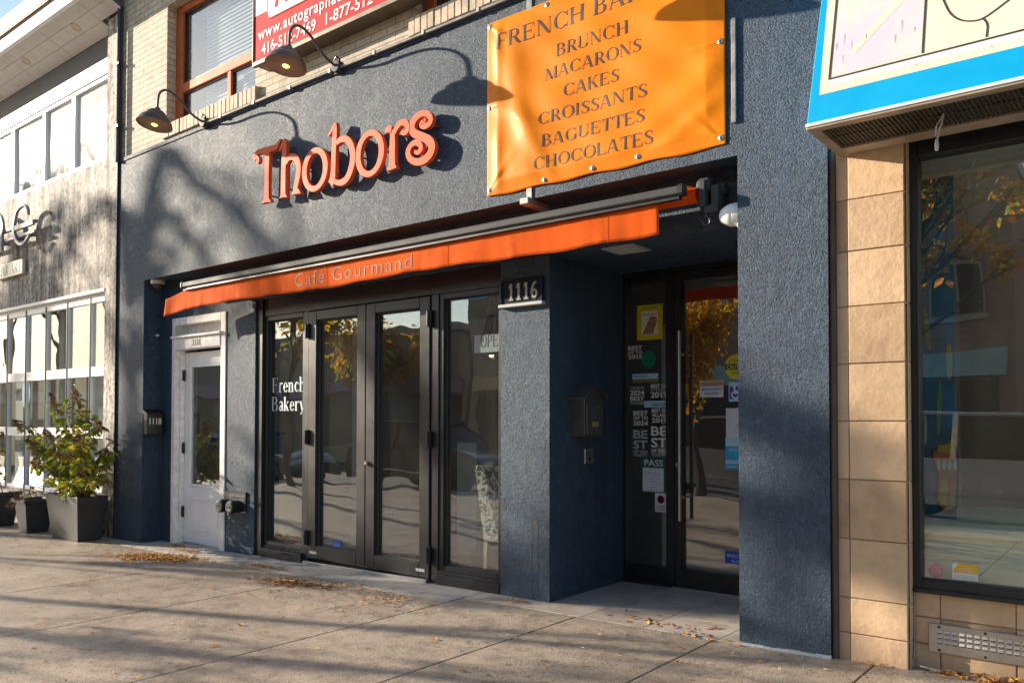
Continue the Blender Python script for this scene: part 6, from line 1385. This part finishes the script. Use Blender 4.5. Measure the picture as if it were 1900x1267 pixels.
def spread(x0, x1, z0, z1, n, Y, r=(.16,.34), k=(10,22)):
    o = []
    for _ in range(n):
        Yc = Y+rgs.uniform(-.5,.5); p = back(rgs.uniform(x0,x1), rgs.uniform(z0,z1), Yc); o.append((p[0],Yc,p[2],rgs.uniform(*r),rgs.randint(*k)))
    return o
def at(X, Z, Y, r, n): p = back(X, Z, Y); return (p[0],Y,p[2],r,n)
Yt = -6.2
limb_tree('tall thinning street tree by the middle of the salon', -18.3, Yt, 7.6, [at(-1.95,1.46,Yt,.17,10),at(-1.62,1.28,Yt-.2,.17,10),at(-1.3,1.36,Yt,.16,5),at(-1.98,.80,Yt,.16,10),at(-1.6,.72,Yt+.2,.16,8),at(-1.15,.80,Yt,.16,5),at(-1.9,.22,Yt,.2,12),at(-1.55,.05,Yt,.2,8)],3,
  twigs=[back(-2.6,2.2,Yt)], boughs=[([bp_((-1.538,1.174),Yt),bp_((-1.827,1.330),Yt),bp_((-2.140,1.551),Yt),bp_((-2.557,1.720),Yt)],.13,.07),([bp_((-1.479,0.813),Yt+.2),bp_((-1.830,0.852),Yt+.2),bp_((-2.215,0.928),Yt+.2)],.12,.08)])
limb_tree('half bare street tree by the far end of the salon', -23.2, Yt, 7.9, spread(-7.4,-3.6,-.2,.75,12,Yt,k=(8,15))+[at(-4.0,1.2,Yt,.18,9),at(-3.85,.62,Yt,.18,9),at(-7.95,1.15,Yt,.25,20),at(-7.8,.75,Yt,.25,18),at(-8.05,.3,Yt,.25,18)],5,
  twigs=[back(-6.2,3.0,Yt),back(-7.6,3.3,Yt),back(-7.9,4.1,Yt),back(-6.9,3.9,Yt)])
limb_tree('very tall street tree with bare upper limbs far along the kerb', -27.3, Yt, 9.6, spread(-12.2,-8.4,-.2,.85,13,Yt,k=(8,15))+[at(-10.1,.75,Yt,.25,18),at(-9.9,.4,Yt,.25,20),at(-10.2,.15,Yt,.25,20)],7,
  twigs=[back(-8.6,3.9,Yt),back(-8.9,3.3,Yt),back(-9.6,3.6,Yt),back(-9.3,4.4,Yt),back(-10.4,3.9,Yt),back(-11.2,3.4,Yt),back(-8.0,3.6,Yt),back(-10.2,2.6,Yt),back(-9.8,1.9,Yt)],r0=.17, boughs=[([bp_((-9.303,4.524),Yt),bp_((-8.578,4.113),Yt),bp_((-7.814,3.681),Yt),bp_((-7.078,3.091),Yt)],.10,.06),([bp_((-10.249,4.007),Yt-.2),bp_((-9.800,3.569),Yt-.2),bp_((-9.273,3.080),Yt-.2)],.09,.05),([bp_((-9.288,3.823),Yt+.2),bp_((-8.681,3.480),Yt+.2),bp_((-8.281,3.123),Yt+.2)],.07,.05)])
limb_tree('last tall bare street tree at the far end of the kerb', -31.4, Yt, 9.4, spread(-15.5,-12.2,.2,1.6,8,Yt),9,
  twigs=[back(-12.2,3.8,Yt),back(-12.8,3.4,Yt),back(-13.4,4.1,Yt),back(-12.0,3.3,Yt),back(-13.9,3.3,Yt),back(-11.5,4.2,Yt),back(-14.6,4.2,Yt),back(-13.0,2.4,Yt)],r0=.16, boughs=[([bp_((-13.650,4.072),Yt),bp_((-12.906,3.670),Yt),bp_((-12.107,3.180),Yt)],.07,.12),([bp_((-12.319,4.295),Yt),bp_((-11.888,3.889),Yt),bp_((-11.926,3.441),Yt)],.07,.05),([bp_((-10.959,4.190),Yt),bp_((-10.329,3.813),Yt)],.08,.06)])
limb_tree('slim young street tree with few leaves by the near end of the salon', -16.2, -6.3, 5.0, [(-15.7,-6.0,3.2,.3,16),(-16.6,-6.5,3.7,.35,20),(-16.0,-5.9,4.3,.35,18),(-16.9,-6.1,2.9,.25,12),(-15.5,-6.6,3.9,.3,14),(-16.3,-6.9,3.3,.3,14)],11,twigs=[(-15.4,-6.2,4.6),(-17.0,-6.6,4.4)],r0=.085)
tree('big yellow and green tree on the far pavement opposite the shopfront doors', -28.2,-18.4,9.0,2,5200,TY,drop=.9,leafscale=1.35,zone=(2.4,9))
tree('orange leaved street tree opposite the entrance', -6.9,-6.7,5.4,7,6000,[M['t_o'],M['t_y'],M['t_y']],drop=.3,leafscale=.66)
rgs.seed(5)
limb_tree('orange and yellow street tree opposite the stone building', -3.3, -7.0, 5.6, [(rgs.uniform(-2.75,-1.35),rgs.uniform(-7.3,-6.5),4.75-1.3*rgs.random()**1.5,rgs.uniform(.2,.34),rgs.randint(30,52)) for _ in range(18)]+[(rgs.uniform(-5.2,-3.4),rgs.uniform(-7.6,-6.4),rgs.uniform(3.4,5.4),.4,45) for _ in range(10)],17,r0=.11)

def car(label, x, y, col, rot=0., suv=True, rough=.25):
    t = thing('parked_car', label, 'car', (0,0,0), 'cars parked along the kerb'); m_ = pmat('car_paint_'+label.split()[0], col, rough, metal=.3, var=.03, coat=.8)
    h = 1.0 if suv else .86; top = 1.68 if suv else 1.42
    prof = [(-2.25,.35),(-2.3,.62),(-2.26,.95*h),(-2.0,1.02*h),(1.0,1.0*h),(1.9,.92*h),(2.22,.74*h),(2.3,.5),(2.22,.3)]
    vs = []; n_ = len(prof); ys = [(-.90,.94),(-.93,.985),(-.80,1.0),(.80,1.0),(.93,.985),(.90,.94)]
    mb = MB()
    for (yy, k) in ys: vs += [(p[0]*k,yy,.62+(p[1]-.62)*k) for p in prof]
    fs = [tuple(range(n_-1,-1,-1)), tuple((len(ys)-1)*n_+i for i in range(n_))]
    for j in range(len(ys)-1):
        for i in range(n_): i2 = (i+1) % n_; fs.append((j*n_+i,(j+1)*n_+i,(j+1)*n_+i2,j*n_+i2))
    mb.add(vs, fs); body = mb.build('body', m_, t, bevel=.03, smooth=True)
    mb = MB(); lo = [(-2.0,.98*h),(1.05,.98*h)]; hi = [(-1.7,top),(.25,top)]
    mb.hexa([(lo[0][0],-.80,.97*h),(lo[1][0],-.80,.97*h),(lo[1][0],.80,.97*h),(lo[0][0],.80,.97*h)],[(hi[0][0],-.62,top-.04),(hi[1][0],-.62,top-.04),(hi[1][0],.62,top-.04),(hi[0][0],.62,top-.04)]); mb.build('window', M['black'], t, bevel=.05, seg=2)
    mb = MB(); mb.box(hi[0][0]-.05,hi[1][0]+.06,-.65,.65,top-.06,top); rf = mb.build('roof', m_, t, bevel=.025)
    mb = MB()
    for s in (-1,1):
        for xa, xb_ in ((-2.0,-1.7),(-.75,-.72),(1.05,.25)): mb.hexa([(xa-.04,s*.81-.02,.97*h),(xa+.04,s*.81-.02,.97*h),(xa+.04,s*.81+.02,.97*h),(xa-.04,s*.81+.02,.97*h)],[(xb_-.04,s*.63-.02,top-.03),(xb_+.04,s*.63-.02,top-.03),(xb_+.04,s*.63+.02,top-.03),(xb_-.04,s*.63+.02,top-.03)])
    mb.build('pillar', m_, t)
    for xx_ in (-1.42,1.42):
        for s in (-1,1):
            Mx = Matrix.Rotation(R(90),4,'X'); mb = MB(); mb.lathe([(.20,-.11),(.33,-.11),(.345,-.08),(.345,.08),(.33,.11),(.20,.11)], (xx_,s*.83,.345), 24, Mx); wh = mb.build('wheel', M['black'], t, smooth=True)
            mb = MB(); mb.lathe([(0,.10),(.06,.11),(.20,.09),(.215,.11),(.215,-.11),(.2,-.09),(.06,-.11),(0,-.10)], (xx_,s*.83,.345), 10, Mx); mb.build('rim', M['steel'], wh)
    for s in (-.68,.68):
        mb = MB(); mb.box(2.14,2.27,s-.18,s+.18,.66*h,.78*h); mb.build('headlight', M['silver_print'], t, bevel=.02)
        mb = MB(); mb.box(-2.29,-2.2,s-.16,s+.16,.72*h,.9*h); mb.build('tail_light', M['red_sign'], t, bevel=.02)
    mb = MB(); mb.box(-1.9,1.0,-.955,-.93,.50,.54); mb.box(-1.9,1.0,.93,.955,.50,.54); mb.build('trim', M['silver_print'], t)
    t.location = (x,y,gz(max(x,-60))-.15); t.rotation_euler = (0,0,rot); return t
car('black parked car in the street opposite the folding doors', -13.6,-8.6,(.012,.013,.016))
car('silver parked car in the street opposite the entrance', -7.2,-8.6,(.42,.43,.44),rot=math.pi,suv=True)
car('white parked car opposite the right window', -1.6,-8.6,(.70,.70,.70),suv=True)
car('dark blue parked car further down the street', -20.5,-8.6,(.02,.035,.08),suv=False)

def block(label, x0, x1, H, m_, seed, y0=-21.5):
    t = thing('street_building', label, 'building', ((x0+x1)/2,y0,0), 'buildings across the street'); rg = random.Random(seed); y1 = y0-9
    mb = MB(); mb.box(x0,x1,y1,y0,-.6,H); mb.build('wall', m_, t); mb = MB(); mb.box(x0-.1,x1+.1,y1,y0+.15,H,H+.35); mb.build('roof', M['curb'], t)
    fl = int((H-3.6)/3.0); n_ = max(2, int((x1-x0)/2.6)); wd = (x1-x0)/n_
    for f in range(fl):
        for k in range(n_):
            xc = x0+wd*(k+.5); zb = 4.4+f*3.0
            mb = MB(); mb.ring(xc-.7,xc+.7,zb,zb+1.6,.07,.07,.07,.07,y0,y0+.05); mb.box(xc-.03,xc+.03,y0,y0+.05,zb+.07,zb+1.53); w_ = mb.build('window', M['galv'], t)
            mb = MB(); mb.box(xc-.64,xc+.64,y0+.01,y0+.02,zb+.06,zb+1.54); mb.build('pane', M['black'], w_)
            mb = MB(); mb.box(xc-.8,xc+.8,y0,y0+.12,zb-.12,zb); mb.build('sill', M['curb'], w_)
    mb = MB(); mb.box(x0+.4,x1-.4,y0,y0+.06,.0,2.6); sfr = mb.build('shop_window', M['black'], t); mb = MB(); mb.box(x0+.2,x1-.2,y0,y0+.3,2.7,3.4); mb.build('shop_fascia', pmat('fascia%d' % seed,(.25+.4*rg.random(),.2+.3*rg.random(),.2+.3*rg.random()),.5), t)
BR = brick('red_brown_brick',(.36,.20,.14),(.29,.16,.115),(.36,.31,.27)); BT = brick('tan_brick',(.46,.36,.26),(.40,.30,.21),(.40,.35,.29))
block('three storey red brown brick block across the street', -15,-3.2,8.6,BR,1); block('two storey tan brick shops across the street', -24,-15.3,8.0,BT,2); block('tall brown brick flats across the street', 5,16,12.0,BR,3); block('low pale shop row far across the street', -48,-24.3,5.4,BT,4); block('long low brick row at the far end of the street', -90,-48.3,4.6,BR,5)
